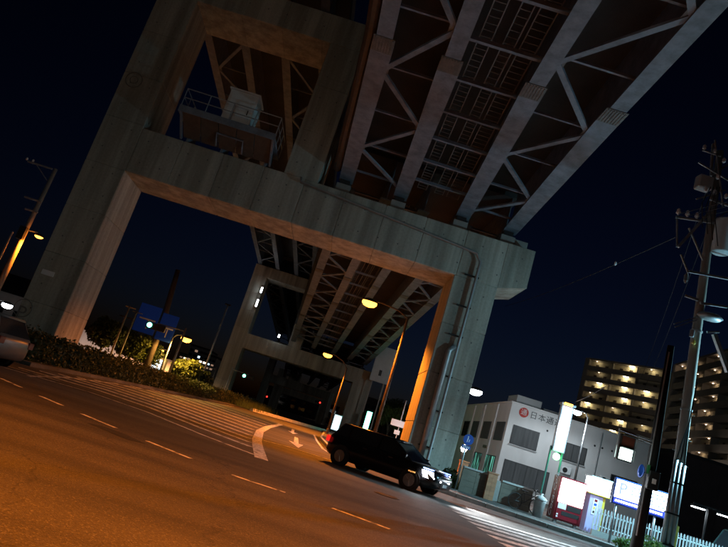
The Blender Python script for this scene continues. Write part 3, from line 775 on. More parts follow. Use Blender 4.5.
shrub('bright green leafy bush under the lit parking board', (a.x, 20.5, .148), .55, .75, 700, 'leaf_bright')
a = at(625,530,22.5)
shrub('small pale green weed by the left leg of the parking board', (a.x, 22.5, .148), .3, .4, 200, 'leaf_bright')

# trees across the road on the left
TG = 'young trees across the road on the left'
for lab, (px, py), Y, h, r, n, mm in (
    ('dark round tree, leftmost of the young trees across the road', (100,350), 50, 3.9, 1.55, 2600, 'leaf_dark'),
    ('tree lit yellow green by the street lamp, just left of the blue direction signs', (127,362), 52, 3.7, 1.6, 2600, 'leaf'),
    ('slim dark tree behind the blue direction sign on the left', (146,365), 53, 3.4, 1.1, 1500, 'leaf_dark'),
    ('low yellow green tree lit by the far orange lamp beside the booth', (183,382), 53, 2.7, 1.35, 2200, 'leaf'),
    ('small dark tree right of the lamp-lit tree by the booth', (200,388), 56, 2.3, 1.0, 1400, 'leaf_dark')):
    p = at(px, py, Y); tree(lab, (p.x, Y, 0), h, r, n, mm, TG)
TR = 'trees behind the right column'
for lab, px, Y, h, r, mm in (('dark tall tree behind the girders right of the second pier', 392, 95, 7.5, 3.0, 'leaf_dark'),
    ('tree lit orange beside the post right of the second pier', 388, 80, 5.4, 1.9, 'leaf'),
    ('low tree tinted green by the lit green sign', 366, 92, 4.5, 2.0, 'leaf'),
    ('dark rounded tree directly left of the near right column', 402, 88, 5.6, 2.6, 'leaf_dark')):
    p = at(px, 430, Y); tree(lab, (p.x, Y, .148), h, r, 2200, mm, TR)

# ================================================================== left background
t = thing('boundary_wall', 'long pale pink wall behind the young trees on the left', 'wall', (0,78,0))
n = 9
for k in range(n):
    xa, xb = -40+(21)*k/n, -40+(21)*(k+1)/n
    MB().box(xa+.01, xb-.01, 0, .25, 0, 3.3-.09*k).obj('wall_panel', 'wall_pink', t, bevel=.01)
t = thing('low_fence', 'dark low railing in front of the pale pink wall', 'fence', (0,70,0))
for z in (.55,.95): MB().bar((-33,0,z),(-18,0,z),.05,.05).obj('rail', 'dark_metal', t)
for k in range(16): MB().box(-33+k-.03,-33+k+.03,-.03,.03,0,1.0).obj('post', 'dark_metal', t)
# direction signs on a thick post
a = at(178,270,52); b0 = at(146,366,52)
t = thing('direction_sign', 'thick brown post carrying two blue direction signs beyond the hedge', 'road sign', (b0.x,52,0))
MB().tube([(0,0,0),(.0,0,a.z*.5),(a.x-b0.x,0,a.z)], [.30,.27,.2], 12).obj('post', 'brown_metal', t, True)
for (px, py, w_, h_) in ((147.5,319,1.75,2.3),(167,328,1.35,2.2)):
    c = at(px,py,51.4)
    lx = c.x-b0.x
    o = MB().box(lx-w_/2,lx+w_/2,-.66,-.60,c.z-h_/2,c.z+h_/2).obj('sign_panel', 'e_bluesign', t, bevel=.01)
    m = MB().box(lx-w_*.36,lx+w_*.4,-.668,-.662,c.z-.09,c.z+.03); m.box(lx+w_*.05,lx+w_*.11,-.668,-.662,c.z-h_*.35,c.z-.09); m.obj('sign_arrow', 'sign_white', o)
c = at(120,315,51.7); c1 = at(150,326,51.7); MB().bar((c.x-b0.x,-.3,c1.z+.1),(0,-.3,c1.z+.1),.1,.1).obj('sign_arm', 'brown_metal', t)
PG = 'thin poles by the left trees'
for lab, tp, Y in (('thin orange lit pole left of the yellow green tree', (130,306), 48), ('thin pole with a bracket just left of the blue signs', (137,311), 49)):
    a = at(*tp, Y)
    t = thing('thin_pole', lab, 'pole', (a.x,Y,0), 0, PG)
    MB().tube([(0,0,0),(0,0,a.z)], [.08,.06], 8).obj('shaft', 'pole_concrete', t, True)
    MB().bar((-.3,0,a.z-.1),(.5,0,a.z-.1),.07,.07).obj('bracket', 'galv', t)
a = at(228,305,75)
t = thing('thin_pole', 'tall pale unlit pole just left of the second pier', 'pole', (a.x,75,0))
MB().tube([(0,0,0),(0,0,a.z)], [.14,.09], 8).obj('shaft', 'galv', t, True); MB().box(-.35,.35,-.12,.12,a.z-.05,a.z+.12).obj('head', 'dark_metal', t)
a = at(155,372,56)
t = thing('lit_booth', 'small glowing white and blue booth beside the thick sign post', 'booth', (a.x,56,0))
MB().box(-.55,.55,0,.7,.2,2.15).obj('housing', 'plate_grey', t, bevel=.02)
MB().box(-.48,-.05,-.03,-.002,.35,2.0).obj('lit_panel', 'e_booth', t); MB().box(.05,.48,-.03,-.002,.35,2.0).obj('lit_panel', 'e_booth', t)
# house and white lamp at the far left
a = at(8,300,55)
t = thing('dark_house', 'dark tiled house at the left edge beyond the columns', 'house', (a.x-1.5,58,0))
MB().box(-5,3.2,0,8,0,3.6).obj('wall', 'wall_grey', t)
MB().prism([(-.5,3.6),(4,5.6),(8.5,3.6)], 0, -5.4, 3.5).obj('roof', 'dark_metal', t)
for xx in (-3,-.6,1.4):
    f_ = MB().box(xx-.55,xx+.55,-.05,-.002,1.0,2.3).obj('window', 'frame', t); MB().box(xx-.47,xx+.47,-.06,-.052,1.08,2.22).obj('pane', 'glass', f_)
a = at(4,303,50)
street_lamp('white lamp low at the left edge in front of the dark house', (a.x-.5,50), a.z, a, 200, WHITE, 'e_white', 'galv', 'white street lamps')
t = thing('low_fence', 'pale fence at the left edge under the white lamp', 'fence', (a.x-3,49,0))
for k in range(12): MB().box(k*.4-.14,k*.4+.14,0,.05,0,1.6).obj('fence_board', 'plate_grey', t)
MB().bar((-.2,.08,1.3),(4.6,.08,1.3),.06,.08).obj('rail', 'plate_grey', t)
# distant city blocks
def block(label, x0, x1, Y, depth, h, cols, rows, lit, wall='wall_grey', grp='distant buildings on the left'):
    t = thing('office_building', label, 'building', ((x0+x1)/2,Y,0), 0, grp)
    W = x1-x0
    MB().box(-W/2,W/2,0,depth,0,h).obj('wall', wall, t); MB().box(-W/2-.2,W/2+.2,-.2,depth+.2,h,h+.5).obj('roof', 'wall_dark', t)
    for i in range(cols):
        for j in range(rows):
            xx = -W/2+W*(i+.5)/cols; zz = 1.2+(h-1.6)*(j+.2)/rows; ww = W/cols*.36; hh = (h-1.6)/rows*.55
            f_ = MB().box(xx-ww,xx+ww,-.08,-.002,zz,zz+hh).obj('window', 'frame', t)
            MB().box(xx-ww*.88,xx+ww*.88,-.1,-.082,zz+.08,zz+hh-.08).obj('pane', random.choice(('e_spot','e_booth','e_dim')) if random.random() < lit else 'glass', f_)
for lab, px, wpx, top, Y, lit in (('mid height office block with a few lit windows left of the second pier', 200, 9, 348, 190, .22),
    ('lower block beside the second pier with lit shop windows', 209, 8, 356, 160, .3), ('small distant block behind the low lit tree', 188, 8, 356, 210, .2)):
    c = at(px, top, Y); wd = wpx*Y/628
    block(lab, c.x-wd, c.x+wd, Y, 15, c.z, 4, 6, lit)
for lab, px, wpx, top, Y in (('dark low depot closing the view under the viaduct', 300, 40, 396, 240), ('dark building closing the view right of the second pier', 390, 24, 405, 200)):
    c = at(px, top, Y); wd = wpx*Y/628
    block(lab, c.x-wd, c.x+wd, Y, 20, max(c.z,6), 8, 2, .05, 'wall_dark', 'dark buildings beyond the viaduct')

# ================================================================== traffic signals far away
def far_signal(label, px, py, Y, col, side):
    c = at(px,py,Y)
    t = thing('traffic_signal', label, 'traffic light', (c.x+side*2.2,Y,0), 0, 'far traffic lights')
    MB().tube([(0,0,0),(0,0,c.z+.6)], [.1,.08], 8).obj('pole', 'galv', t, True)
    MB().tube([(0,0,c.z+.35),(-side*2.2,0,c.z+.3)], .05, 6).obj('arm', 'galv', t)
    s = -side*2.2
    h_ = MB().box(s-.75,s+.75,-.15,.1,c.z-.25,c.z+.25).obj('signal_head', 'dark_metal', t, bevel=.03)
    for k, mm in ((-.48,'e_green' if col == 'g' else 'black'),(0,'black'),(.48,'e_red' if col == 'r' else 'black')):
        MB().disc((s+k,-.17,c.z),.19,1,.04,16).obj('lens', mm, h_)
far_signal('green traffic light left of the second pier, between lit windows and pale pole', 199, 367, 85, 'g', 1)
far_signal('green traffic light right of the left leg of the second pier', 248, 377, 80, 'g', -1)
far_signal('green traffic light in front of the blue direction signs', 156, 327, 49, 'g', 1)
far_signal('red traffic light farthest away under the viaduct', 318, 402, 150, 'r', 1)
a = at(265,396,150)
far_signal('small red signal between the legs of the third pier', 265, 396, 150, 'r', 1)

for lab, px_, py_, Y_, hgt, mm_ in (('upper slim white glow strip for the lit inner edge of the second pier left leg', 261.5, 290, 83.7, .9, 'e_white'), ('lower slim white glow strip for the lit inner edge of the second pier left leg', 257, 303, 83.7, 1.1, 'e_white'), ('small white lamp on top of the second pier lower crossbeam', 279, 336, 83.7, .5, 'e_white')):  # first two strips glow in place of light on the leg's edge
    c = at(px_,py_,Y_)
    t = thing('pier_glow', lab, 'lamp', c, 0, 'white lamps on the second pier')
    MB().box(-.16,.16,.0,.28,-hgt/2,hgt/2).obj('housing', 'dark_metal', t, bevel=.02); MB().box(-.11,.11,-.04,-.002,-hgt/2+.06,hgt/2-.06).obj('lens', mm_, t)
    light('lamp_light', (.1,-.35,0), 10, WHITE, t)
# white roadside vending unit and post by pier two
a = at(331,424,70)
t = thing('lit_box_sign', 'bright white lit box sign at the foot of the second pier', 'sign', (at(336,424,76).x,76,.148))
MB().box(-.5,.5,0,.35,.3,2.2).obj('case', 'plate_grey', t, bevel=.02); MB().box(-.42,.42,-.03,-.002,.4,2.1).obj('lit_face', 'e_booth', t)
for xx in (-.4,.4): MB().box(xx-.05,xx+.05,.1,.2,0,.3).obj('foot', 'dark_metal', t)
a, b = at(378,347,78), at(390,386,78)
t = thing('hanging_panel', 'large blank pale panel standing right of the second pier under the girders', 'panel', (a.x+.1,78,0))
MB().box(0,2.3,-.1,.1,b.z,a.z+.3).obj('panel_sheet', 'plate_grey', t, bevel=.02)
for xx in (.4,1.9): MB().tube([(xx,.15,.14),(xx,.15,a.z)], .09, 8).obj('post', 'galv', t)
MB().box(.9,1.25,-.14,-.102,b.z+.8,b.z+1.5).obj('notice', 'dark_metal', t)
a = at(368,419,74)
t = thing('lit_box_sign', 'glowing green white upright sign right of the second pier', 'sign', (a.x,74,.148))
MB().box(-.33,.33,0,.25,a.z-1.35,a.z+.75).obj('case', 'plate_grey', t, bevel=.02); MB().box(-.28,.28,-.03,-.002,a.z-1.25,a.z+.68).obj('lit_face', 'e_green', t)
MB().tube([(0,.12,0),(0,.12,a.z-1.35)], .06, 8).obj('post', 'galv', t)
light('sign_light', (0,-.5,a.z-.2), 90, (.15,1.0,.6), t, size=.3)
a = at(399,424,46)
t = thing('road_sign', 'small grey plate seen from behind, left of the near right column', 'road sign', (a.x+.05,46,.148))
MB().tube([(0,0,0),(0,0,a.z+1.6)], .04, 8).obj('post', 'galv', t); MB().box(-.65,.5,-.06,-.041,a.z-.35,a.z+.1).obj('plate', 'plate_grey', t, bevel=.004)
MB().box(-.25,.15,-.09,-.061,a.z-.9,a.z-.6).obj('lower_plate', 'plate_grey', t)

# ================================================================== white two storey office
BX, BY, BH = 16.05, 56.0, 7.62
t = thing('office_building', 'white two storey office with a round red emblem and black lettering on its wall', 'building', (BX,BY,.148))
H_ = BH-.148
MB().box(0,13.0,0,18,0,H_).obj('wall', 'wall_white', t, bevel=.02)
MB().box(-.08,13.08,-.08,18.08,H_,H_+.14).obj('parapet_cap', 'wall_white', t, bevel=.02)
def win_front(x0,x1_,z0,z1_,panes=2,mm='glass'):
    f_ = MB().box(x0,x1_,-.07,-.002,z0,z1_).obj('window', 'frame', t, bevel=.01)
    for k in range(panes):
        a_, b_ = x0+.07+(x1_-x0-.07)*k/panes, x0+(x1_-x0-.07)*(k+1)/panes
        MB().box(a_,b_,-.078,-.072,z0+.08,z1_-.08).obj('pane', mm, f_)
    return f_
def win_side(y0,y1_,z0,z1_,panes=2,mm='glass'):
    f_ = MB().box(-.07,-.002,y0,y1_,z0,z1_).obj('window', 'frame', t, bevel=.01)
    for k in range(panes):
        a_, b_ = y0+.07+(y1_-y0-.07)*k/panes, y0+(y1_-y0-.07)*(k+1)/panes
        MB().box(-.078,-.072,a_,b_,z0+.08,z1_-.08).obj('pane', mm, f_)
win_front(.55,3.0,4.0,5.65,2,'curtain'); win_front(4.9,7.4,4.05,5.55,2,'curtain'); win_front(9.9,12.3,2.3,4.1,2)
win_front(.5,4.6,.7,2.6,4,'curtain')
win_side(.5,3.2,4.0,5.7,3,'curtain'); win_side(5.2,8.0,4.0,5.7,2,'curtain'); win_side(9.8,12.4,4.0,5.7,2,'curtain'); win_side(14,16.6,4.0,5.7,2)
win_side(1.0,4.4,.8,2.6,3,'e_teal'); win_side(5.8,8.6,.8,2.6,2,'e_teal')
for yy in (4.2,8.9,13.2): MB().box(-.12,-.001,yy-.22,yy+.22,0,H_-.05).obj('pilaster', 'wall_white', t, bevel=.01)
MB().box(-.12,-.002,4.6,5.9,3.15,3.4).obj('name_plate', 'brown_metal', t)
c = at(524,412.5,BY-.06); ex, ez = c.x-BX, c.z-.148
MB().disc((ex,-.03,ez),.43,1,.05,28).obj('emblem', mat('emblem_red',(0.45,0.03,0.02),.6,0,.05), t)
text('通', 'emblem_character', 'wall_white', t, .58, face((ex,-.062,ez)))
for k, ch in enumerate('日本通運'):
    text(ch, 'wall_character', 'black', t, .70, face((ex+.92+k*.76,-.01,ez-.03)), .02)
MB().box(1.2,3.6,3,6,H_,H_+1.2).obj('roof_hut', 'wall_grey', t, bevel=.02)
MB().box(4.2,6.8,4,6,H_,H_+.8).obj('roof_unit', 'wall_grey', t, bevel=.02)
for x0_, x1__, z_ in ((.5,3.05,3.96),(4.85,7.45,4.01),(9.85,12.35,2.26),(.45,4.65,.66)): MB().box(x0_,x1__,-.16,-.001,z_-.07,z_).obj('sill', 'wall_grey', t, bevel=.01)
MB().tube([(8.4,-.09,H_-.2),(8.4,-.09,.05)], .055, 8).obj('downpipe', 'wall_grey', t)
MB().tube([(-.09,9.3,H_-.2),(-.09,9.3,.05)], .055, 8).obj('downpipe', 'wall_grey', t)
for xx, zz in ((8.9,3.1),(5.4,2.9)):
    ac = MB().box(xx,xx+.85,-.42,-.08,zz,zz+.6).obj('air_conditioner', 'cabinet', t, bevel=.02)
    MB().disc((xx+.3,-.425,zz+.3),.22,1,.02,18).obj('fan_grille', 'dark_metal', ac)
    MB().box(xx+.1,xx+.75,-.40,-.001,zz-.06,zz-.002).obj('shelf', 'galv', t)
# drip holes on the facade
for xx in (3.6,8.0,8.7,9.6): MB().disc((xx,-.01,6.0),.09,1,.02,12).obj('vent', 'dark_metal', t)
light('window_reflection_lamp', (5.8, 2.0, 5), 1, SODIUM, t) if False else None

# boundary wall with orange tiled gate pillars
t = thing('garden_wall', 'mossy low block wall with cap stones in front of the white office', 'wall', (0,28.5,.148))
def wall_run(x0, x1_, h, slope=0):
    n = int((x1_-x0)/.6); d = (x1_-x0)/n
    for r_ in range(4):
        for k in range(n):
            MB().box(x0+d*k+.006, x0+d*(k+1)-.006, 0, .15, h/4*r_+.004, h/4*(r_+1)-.004).obj('block', 'blockwall', t)
    m_ = n//2
    for k in range(m_): MB().box(x0+(x1_-x0)*k/m_+.005, x0+(x1_-x0)*(k+1)/m_-.005, -.04, .19, h, h+.08).obj('cap_stone', 'kerb', t, bevel=.01)
wall_run(6.75, 8.02, 1.0); wall_run(8.55, 10.0, .9)
MB().box(6.75,10.0,.02,.13,0,.9).obj('core', 'concrete_plain', t)
def pillar(label, px, Y, h, w_=.42):
    tt = thing('gate_pillar', label, 'pillar', (px,Y,.148), 0, 'orange tiled gate pillars')
    n = 6
    for r_ in range(n):
        for k in range(2):
            MB().box(-w_/2+w_/2*k+.004, -w_/2+w_/2*(k+1)-.004, -.03, .25, h/n*r_+.004, h/n*(r_+1)-.004).obj('tile', 'brick', tt)
    MB().box(-w_/2+.02,w_/2-.02,-.02,.24,0,h).obj('core', 'concrete_plain', tt); MB().box(-w_/2-.03,w_/2+.03,-.06,.28,h,h+.05).obj('cap', 'brick', tt)
a = at(491,485,28.3); pillar('orange tiled gate pillar halfway along the low block wall', a.x, 28.3, 1.12)
a = at(455,472,32.5); pillar('orange tiled gate pillar half hidden behind the near right column', a.x+.35, 32.5, 1.25)
a = at(456,445,33)
t = thing('gate_lamp', 'white gate lamp glowing above the pillar behind the right column', 'lamp', (a.x+.35,32.5,1.45))
MB().lathe((0,.1,0), [(.07,0),(.07,.35),(.05,.4)], 10).obj('stem', 'dark_metal', t); MB().lathe((0,.1,.4), [(.1,0),(.17,.15),(.12,.32),(.03,.36)], 12).obj('globe', 'e_white', t, True)
light('lamp_light', (0,-.25,.6), 25, (1,.75,.5), t)

# blue path sign
a, b = at(468,439.5,28.6), at(457,490,28.6)
t = thing('path_sign', 'round blue pedestrian path sign with a small plate under it, beside the right column', 'road sign', (a.x-.02,28.6,.148))
MB().tube([(0,0,0),(0,0,a.z+.1)], .035, 8).obj('post', 'galv', t, True)
zc = a.z-.148
MB().disc((0.03,-.06,zc),.235,1,.02,28).obj('disc', 'sign_blue', t)
m = MB().disc((.0,-.073,zc+.12),.028,1,.004,10)
m.add([(-.03,-.075,zc-.12),(.0,-.075,zc-.12),(.03,-.075,zc+.08),(-.02,-.075,zc+.09)],[(0,1,2,3)]); m.add([(.05,-.075,zc-.1),(.08,-.075,zc-.1),(.1,-.075,zc+.02),(.07,-.075,zc+.02)],[(0,1,2,3)])
m.obj('pedestrian_symbol', 'sign_white', t)
MB().box(-.19,.21,-.055,-.036,zc-.42,zc-.26).obj('lower_plate', 'sign_blue', t); 
m = MB()
for k in range(4): m.box(-.14+k*.08,-.09+k*.08,-.06,-.0555,zc-.38,zc-.30)
m.obj('plate_marks', 'sign_white', t)

# rubbish bin
a = at(537,511,26.9)
t = thing('rubbish_bin', 'grey plastic rubbish bin with a tied bag on top, left of the vending machine', 'bin', (a.x,26.8,.148))
MB().lathe((0,0,0), [(.19,0),(.24,.6),(.26,.62),(.26,.66)], 14).obj('tub', 'bag', t, True)
m = MB().lathe((0,0,.66), [(.25,0),(.27,.08),(.17,.16),(.05,.22),(.08,.29)], 12); m.v = [(x+random.gauss(0,.012),y_+random.gauss(0,.012),z) for x,y_,z in m.v]
m.obj('bag', 'bag', t, True)
# bicycle parts leaning at wall end
t = thing('bicycle', 'parked bicycle with shiny handlebar against the low wall', 'bicycle', (9.6,28.0,.148), R(8))
for xx in (-.5,.5):
    w_ = MB().tube([(xx+.32*math.cos(k*math.pi/12),0,.33+.32*math.sin(k*math.pi/12)) for k in range(25)], .02, 6, False).obj('wheel', 'rubber', t)
    m = MB()
    for k in range(8): m.tube([(xx,0,.33),(xx+.31*math.cos(k*math.pi/4),0,.33+.31*math.sin(k*math.pi/4))], .004, 4)
    m.obj('spokes', 'chrome', w_)
m = MB(); 
for p, q in (((-.5,0,.33),(-.15,0,.75)),((-.15,0,.75),(-.08,0,.35)),((-.5,0,.33),(-.08,0,.35)),((-.08,0,.35),(.38,0,.78)),((-.15,0,.72),(.36,0,.72)),((.5,0,.33),(.34,0,.95))): m.tube([p,q],.018,6)
m.obj('frame', 'dark_metal', t)
MB().tube([(.2,-.26,1.0),(.33,-.2,1.02),(.36,0,.96),(.33,.2,1.02),(.2,.26,1.0)], .013, 6).obj('handlebar', 'chrome', t, True)
MB().box(-.27,-.02,-.07,.07,.8,.86).obj('saddle', 'black', t, bevel=.02)
MB().tube([(-.15,0,.75),(-.15,0,.81)], .014, 6).obj('seat_post', 'chrome', t)

# ================================================================== vending machine, kiosk, signs
VY = 26.9
a, b = at(551.3,522.7,VY), at(585,483,VY)
VX0, VX1 = a.x, at(582,505,VY).x
t = thing('vending_machine', 'red drinks vending machine with a glowing white front and white script on its side', 'vending machine', (VX0,VY,.148))
W_ = 1.18; VH = b.z-.148
MB().box(0,W_,0,.75,.12,VH).obj('cabinet', 'red', t, bevel=.02)
for xx in (.1,W_-.22):
    MB().box(xx,xx+.12,.08,.2,0,.12).obj('foot', 'galv', t)
MB().box(.06,W_-.06,-.05,-.002,.85,VH-.06).obj('display_window', 'e_panel', t, bevel=.012)
d_ = MB().box(.06,W_-.06,-.035,-.002,.18,.83).obj('lower_door', 'red', t, bevel=.01)
MB().box(.3,W_-.12,-.045,-.036,.36,.52).obj('pickup_flap', 'black', d_); MB().box(.1,.45,-.045,-.036,.6,.82).obj('poster', 'sign_white', d_)
MB().box(.5,W_-.1,-.047,-.036,.6,.80).obj('coin_panel', 'black', d_)
for z in (.24,.33): MB().box(.1,.17,-.047,-.036,z,z+.06).obj('small_sticker', 'sign_white', d_)
tm = Matrix.Translation((-.006,.42,1.05)) @ Matrix.Rotation(R(-90),4,'Z') @ FACE_Y @ Matrix.Rotation(R(90),4,'Z')
text('Coca-Cola', 'side_script', 'sign_white', t, .42, tm, .003, .35)
light('panel_light', (W_/2,-1.1,1.3), 32, (.80,.90,1.0), t, size=.4)
light('panel_light', (-.45,-.35,1.5), 10, (.80,.90,1.0), t, size=.3)

a = at(595,530,VY+.2)
KX = at(587,505,VY+.2).x
t = thing('parking_kiosk', 'slim lilac payment kiosk with a glowing white header and yellow edge, beside the red machine', 'kiosk', (KX,VY+.15,.148))
MB().box(.04,.6,0,.45,.0,1.52).obj('column', 'lilac', t, bevel=.01)
MB().box(.602,.72,.02,.43,.0,1.55).obj('yellow_edge', 'yellow', t, bevel=.01)
MB().box(-.08,.80,-.12,.5,1.60,2.22).obj('lit_header', 'e_panel', t, bevel=.02)
MB().box(-.14,.86,-.18,.56,2.222,2.28).obj('canopy', 'cabinet', t, bevel=.01)
MB().box(-.10,.82,-.14,.52,1.552,1.598).obj('header_base', 'yellow', t, bevel=.005)
MB().box(.2,.42,-.02,-.002,.75,1.4).obj('control_panel', 'sign_white', t)
for z, mm in ((1.28,'red'),(1.12,'sign_blue'),(.98,'yellow'),(.82,'black')): MB().box(.25,.37,-.03,-.021,z,z+.09).obj('button', mm, t)
MB().box(-.1,.95,-.2,.6,-.05,.03).obj('plinth', 'concrete_plain', t)
light('panel_light', (.4,-.45,1.85), 16, (.85,.92,1.0), t, size=.3)

# tall lit vertical sign
SY = 30.0
a, b = at(567,406,SY), at(558,452,SY)
cxs = (a.x+b.x)/2
t = thing('vertical_sign', 'tall glowing white upright sign on two posts with a lit cap, behind the vending machine', 'sign', (cxs,SY,.148))
zt, zb = a.z-.148, b.z-.148
MB().box(-.30,.30,-.1,.12,zb,zt).obj('case', 'galv', t, bevel=.015)
for k in range(4):
    z0_, z1_ = zb+.05+(zt-zb-.1)*k/4, zb+.05+(zt-zb-.1)*(k+1)/4
    MB().box(-.22,.22,-.13,-.102,z0_+.005,z1_-.005).obj('lit_panel', 'e_vsign', t)
MB().box(-.34,.34,-.2,.2,zt,zt+.1).obj('cap', 'galv', t); MB().box(-.25,.15,-.26,-.202,zt+.0,zt+.12).obj('cap_lamp', 'e_sodium', t)
for xx in (-.33,.27): MB().tube([(xx,.05,0),(xx,.05,zb+.2)], .05, 8).obj('post', mat('sign_post_green',(.05,.16,.12),.5,0,.1), t)
g_ = MB().lathe((0,0,zb-.36), [(.05,-.02),(.15,.04),(.17,.14),(.14,.25),(.05,.3)], 12).obj('green_lamp', 'e_greenlamp', t, True)
light('green_light', (0,-.3,zb-.25), 10, (.25,1,.4), t)
light('panel_light', (0,-.5,(zt+zb)/2), 60, (.80,.85,1.0), t, size=.4)

# parking board
PY = 24.2
a, b, c, d = at(617,480,PY), at(668,493,PY), at(613,500,PY), at(664,517,PY)
bx0, bx1, bz0, bz1 = a.x, b.x, (c.z+d.z)/2-.04, (a.z+b.z)/2
t = thing('parking_sign', 'wide glowing white and blue car park board with a large letter P on two legs', 'sign', (bx0,PY,.148))
W_ = bx1-bx0; z0_, z1_ = bz0-.148, bz1-.148
MB().box(-.05,W_+.05,0,.14,z0_-.05,z1_+.05).obj('case', 'sign_blue', t, bevel=.015)
MB().box(0,W_,-.02,-.002,z0_+.2,z1_).obj('lit_face', 'e_pboard', t)
MB().box(0,W_,-.02,-.002,z0_,z0_+.19).obj('blue_band', 'e_pblue', t)
text('P', 'letter_p', 'e_pale', t, .62, face((.28,-.024,(z0_+.2+z1_)/2)))
m = MB()
for r_ in range(4):
    x = .62
    while x < W_-.15:
        l = random.uniform(.06,.16)
        if random.random() < .8: m.box(x,x+l,-.026,-.022,z0_+.3+r_*.13,z0_+.35+r_*.13)
        x += l+.05
stuff(m.obj('small_print', 'e_pale', t))
m = MB(); x = .06
while x < W_-.12: m.box(x,x+.07,-.026,-.022,z0_+.05,z0_+.13); x += .105
stuff(m.obj('band_lettering', 'e_pboard', t))
for xx in (.18, W_-.3): MB().tube([(xx,.07,0),(xx,.07,z0_-.05)], .045, 10).obj('leg', 'galv', t, True)
light('board_light', (W_/2,-.5,(z0_+z1_)/2), 14, (.80,.88,1.0), t, size=.5)

# white picket fence
t = thing('picket_fence', 'white metal picket fence behind the parking board', 'fence', (0,26.4,.148))
xa, xb = 11.9, 21.5
MB().box(xa,xb,-.06,.1,0,.22).obj('kerb_base', 'concrete_plain', t)
n = int((xb-xa)/.135)
pk = MB().add([(-.028,-.015,.24),(.028,-.015,.24),(.028,.015,.24),(-.028,.015,.24),(-.028,-.015,1.05),(.028,-.015,1.05),(.028,.015,1.05),(-.028,.015,1.05),(0,0,1.12)],
     [(0,3,2,1),(0,1,5,4),(1,2,6,5),(2,3,7,6),(3,0,4,7),(4,5,8),(5,6,8),(6,7,8),(7,4,8)]).obj('picket', mat('weathered_white_paint',(.40,.40,.40),.6,0,.25,3,20,0,1,.15), t)
pk.location = (xa,0,0)
for k in range(1,n): share(pk, t, (xa+(xb-xa)*k/n,0,0))
for z in (.4,.9): MB().bar((xa,.03,z),(xb,.03,z),.03,.05).obj('rail', 'cabinet', t)

# ================================================================== signal pole with pedestrian signal
GY = 16.0
a, b = at(668,345,GY), at(637,547,GY)
t = thing('signal_pole', 'thick dark steel pole with a lit pedestrian signal and a small blue disc', 'traffic light', (8.38,GY,.0))
MB().tube([(0,0,0),(0,0,3),(-.06,0,a.z)], [.15,.125,.085], 14).obj('pole', mat('matt_black_pole',(.012,.012,.012),.8,0,.3,spec=.15), t, True)
MB().tube([(-.10,-.1,.9),(-.13,-.1,a.z-.2)], .022, 6).obj('conduit', 'galv', t)
MB().box(-.14,.14,-.26,-.14,2.05,2.5).obj('push_button_box', 'dark_metal', t, bevel=.015)
MB().box(-.05,.05,-.275,-.262,2.2,2.32).obj('button_plate', 'sign_white', t)
MB().box(-.19,-.12,-.2,-.17,2.4,2.62).obj('green_tag', mat('green_tag',(.04,.22,.08),.5,0,.1), t)
c = at(626,447,GY-.15); sx, sz = c.x-8.38, c.z
MB().bar((sx-.26,-.15,sz+.38),(-.02,-.05,sz+.36),.05,.05).obj('mount_bar', 'galv', t); MB().bar((sx+.26,-.15,sz+.30),(0,-.05,sz+.28),.03,.03).obj('mount_bar', 'galv', t)
MB().bar((sx-.24,-.15,sz+.36),(sx-.24,-.15,sz-.32),.025,.025).obj('side_stay', 'galv', t); MB().bar((sx+.24,-.15,sz+.34),(sx+.24,-.15,sz-.3),.025,.025).obj('side_stay', 'galv', t)
h_ = MB().box(sx-.2,sx+.2,-.2,-.02,sz-.36,sz+.30).obj('signal_head', 'dark_metal', t, bevel=.02)
MB().box(sx-.16,sx+.16,-.215,-.202,sz-.02,sz+.25).obj('dark_lens', mat('dark_red_lens',(.06,.015,.01),.2,0,.1), h_)
MB().box(sx-.16,sx+.16,-.215,-.202,sz-.32,sz-.05).obj('lit_lens', emit('lit_walk_lens',(.72,1,.92),9), h_)
for zz in (sz+.255, sz-.045): MB().box(sx-.18,sx+.18,-.34,-.203,zz,zz+.02).obj('visor', 'dark_metal', h_)
light('signal_light', (sx,-.6,sz-.2), 6, (.75,1,.92), t)
c = at(641,471,GY-.1); MB().disc((c.x-8.38,-.1,c.z),.16,0,.02,24).obj('blue_disc', 'sign_blue', t)
m = MB().disc((c.x-8.38-.03,-.13,c.z+.02),.15,1,.02,24); m.v = [(c.x-8.38+(v[0]-(c.x-8.38))*.45, v[1], v[2]) for v in m.v]; m.obj('blue_disc', 'sign_blue', t)
MB().bar((c.x-8.38,-.1,c.z),(-.02,-.02,c.z),.03,.03).obj('disc_arm', 'galv', t)

# ================================================================== utility pole at the right edge
UY = 22.0
ub, ut = at(672,547,UY), at(715,190,UY)
topz = at(718,145,UY).z
bxp = 12.62
t = thing('utility_pole', 'tall concrete utility pole crowded with crossarms, transformer and wires at the right edge', 'utility pole', (bxp,UY,.148))
px = lambda z: (at(715,190,UY).x-bxp) * z/ut.z
MB().tube([(0,0,0),(px(6),0,6),(px(11),0,11),(px(15.5),0,15.5)], [.20,.175,.155,.13], 14).obj('shaft', 'pole_concrete', t, True)
def loc(x,y_,Y=UY-.25): q = at(x,y_,Y); return (q.x-bxp, Y-UY, q.z-.148)
def armp(p,q,w_=.08,name='crossarm'): return MB().bar(loc(*p),loc(*q),w_,w_).obj(name,'galv',t)
ca = armp((676,217),(715,223)); armp((678,247),(717,204),.09,'brace'); armp((689,228),(703,260),.06,'brace'); armp((677,217),(677,247),.05,'hanger')
armp((689,271.5),(740,281)); armp((685,295.5),(698,300)); armp((700,303),(727,307)); armp((713,144),(711,176),.09,'post'); armp((711,176),(735,160),.07,'brace'); armp((710,199),(735,208),.08); armp((735,207),(717,218),.04,'brace')
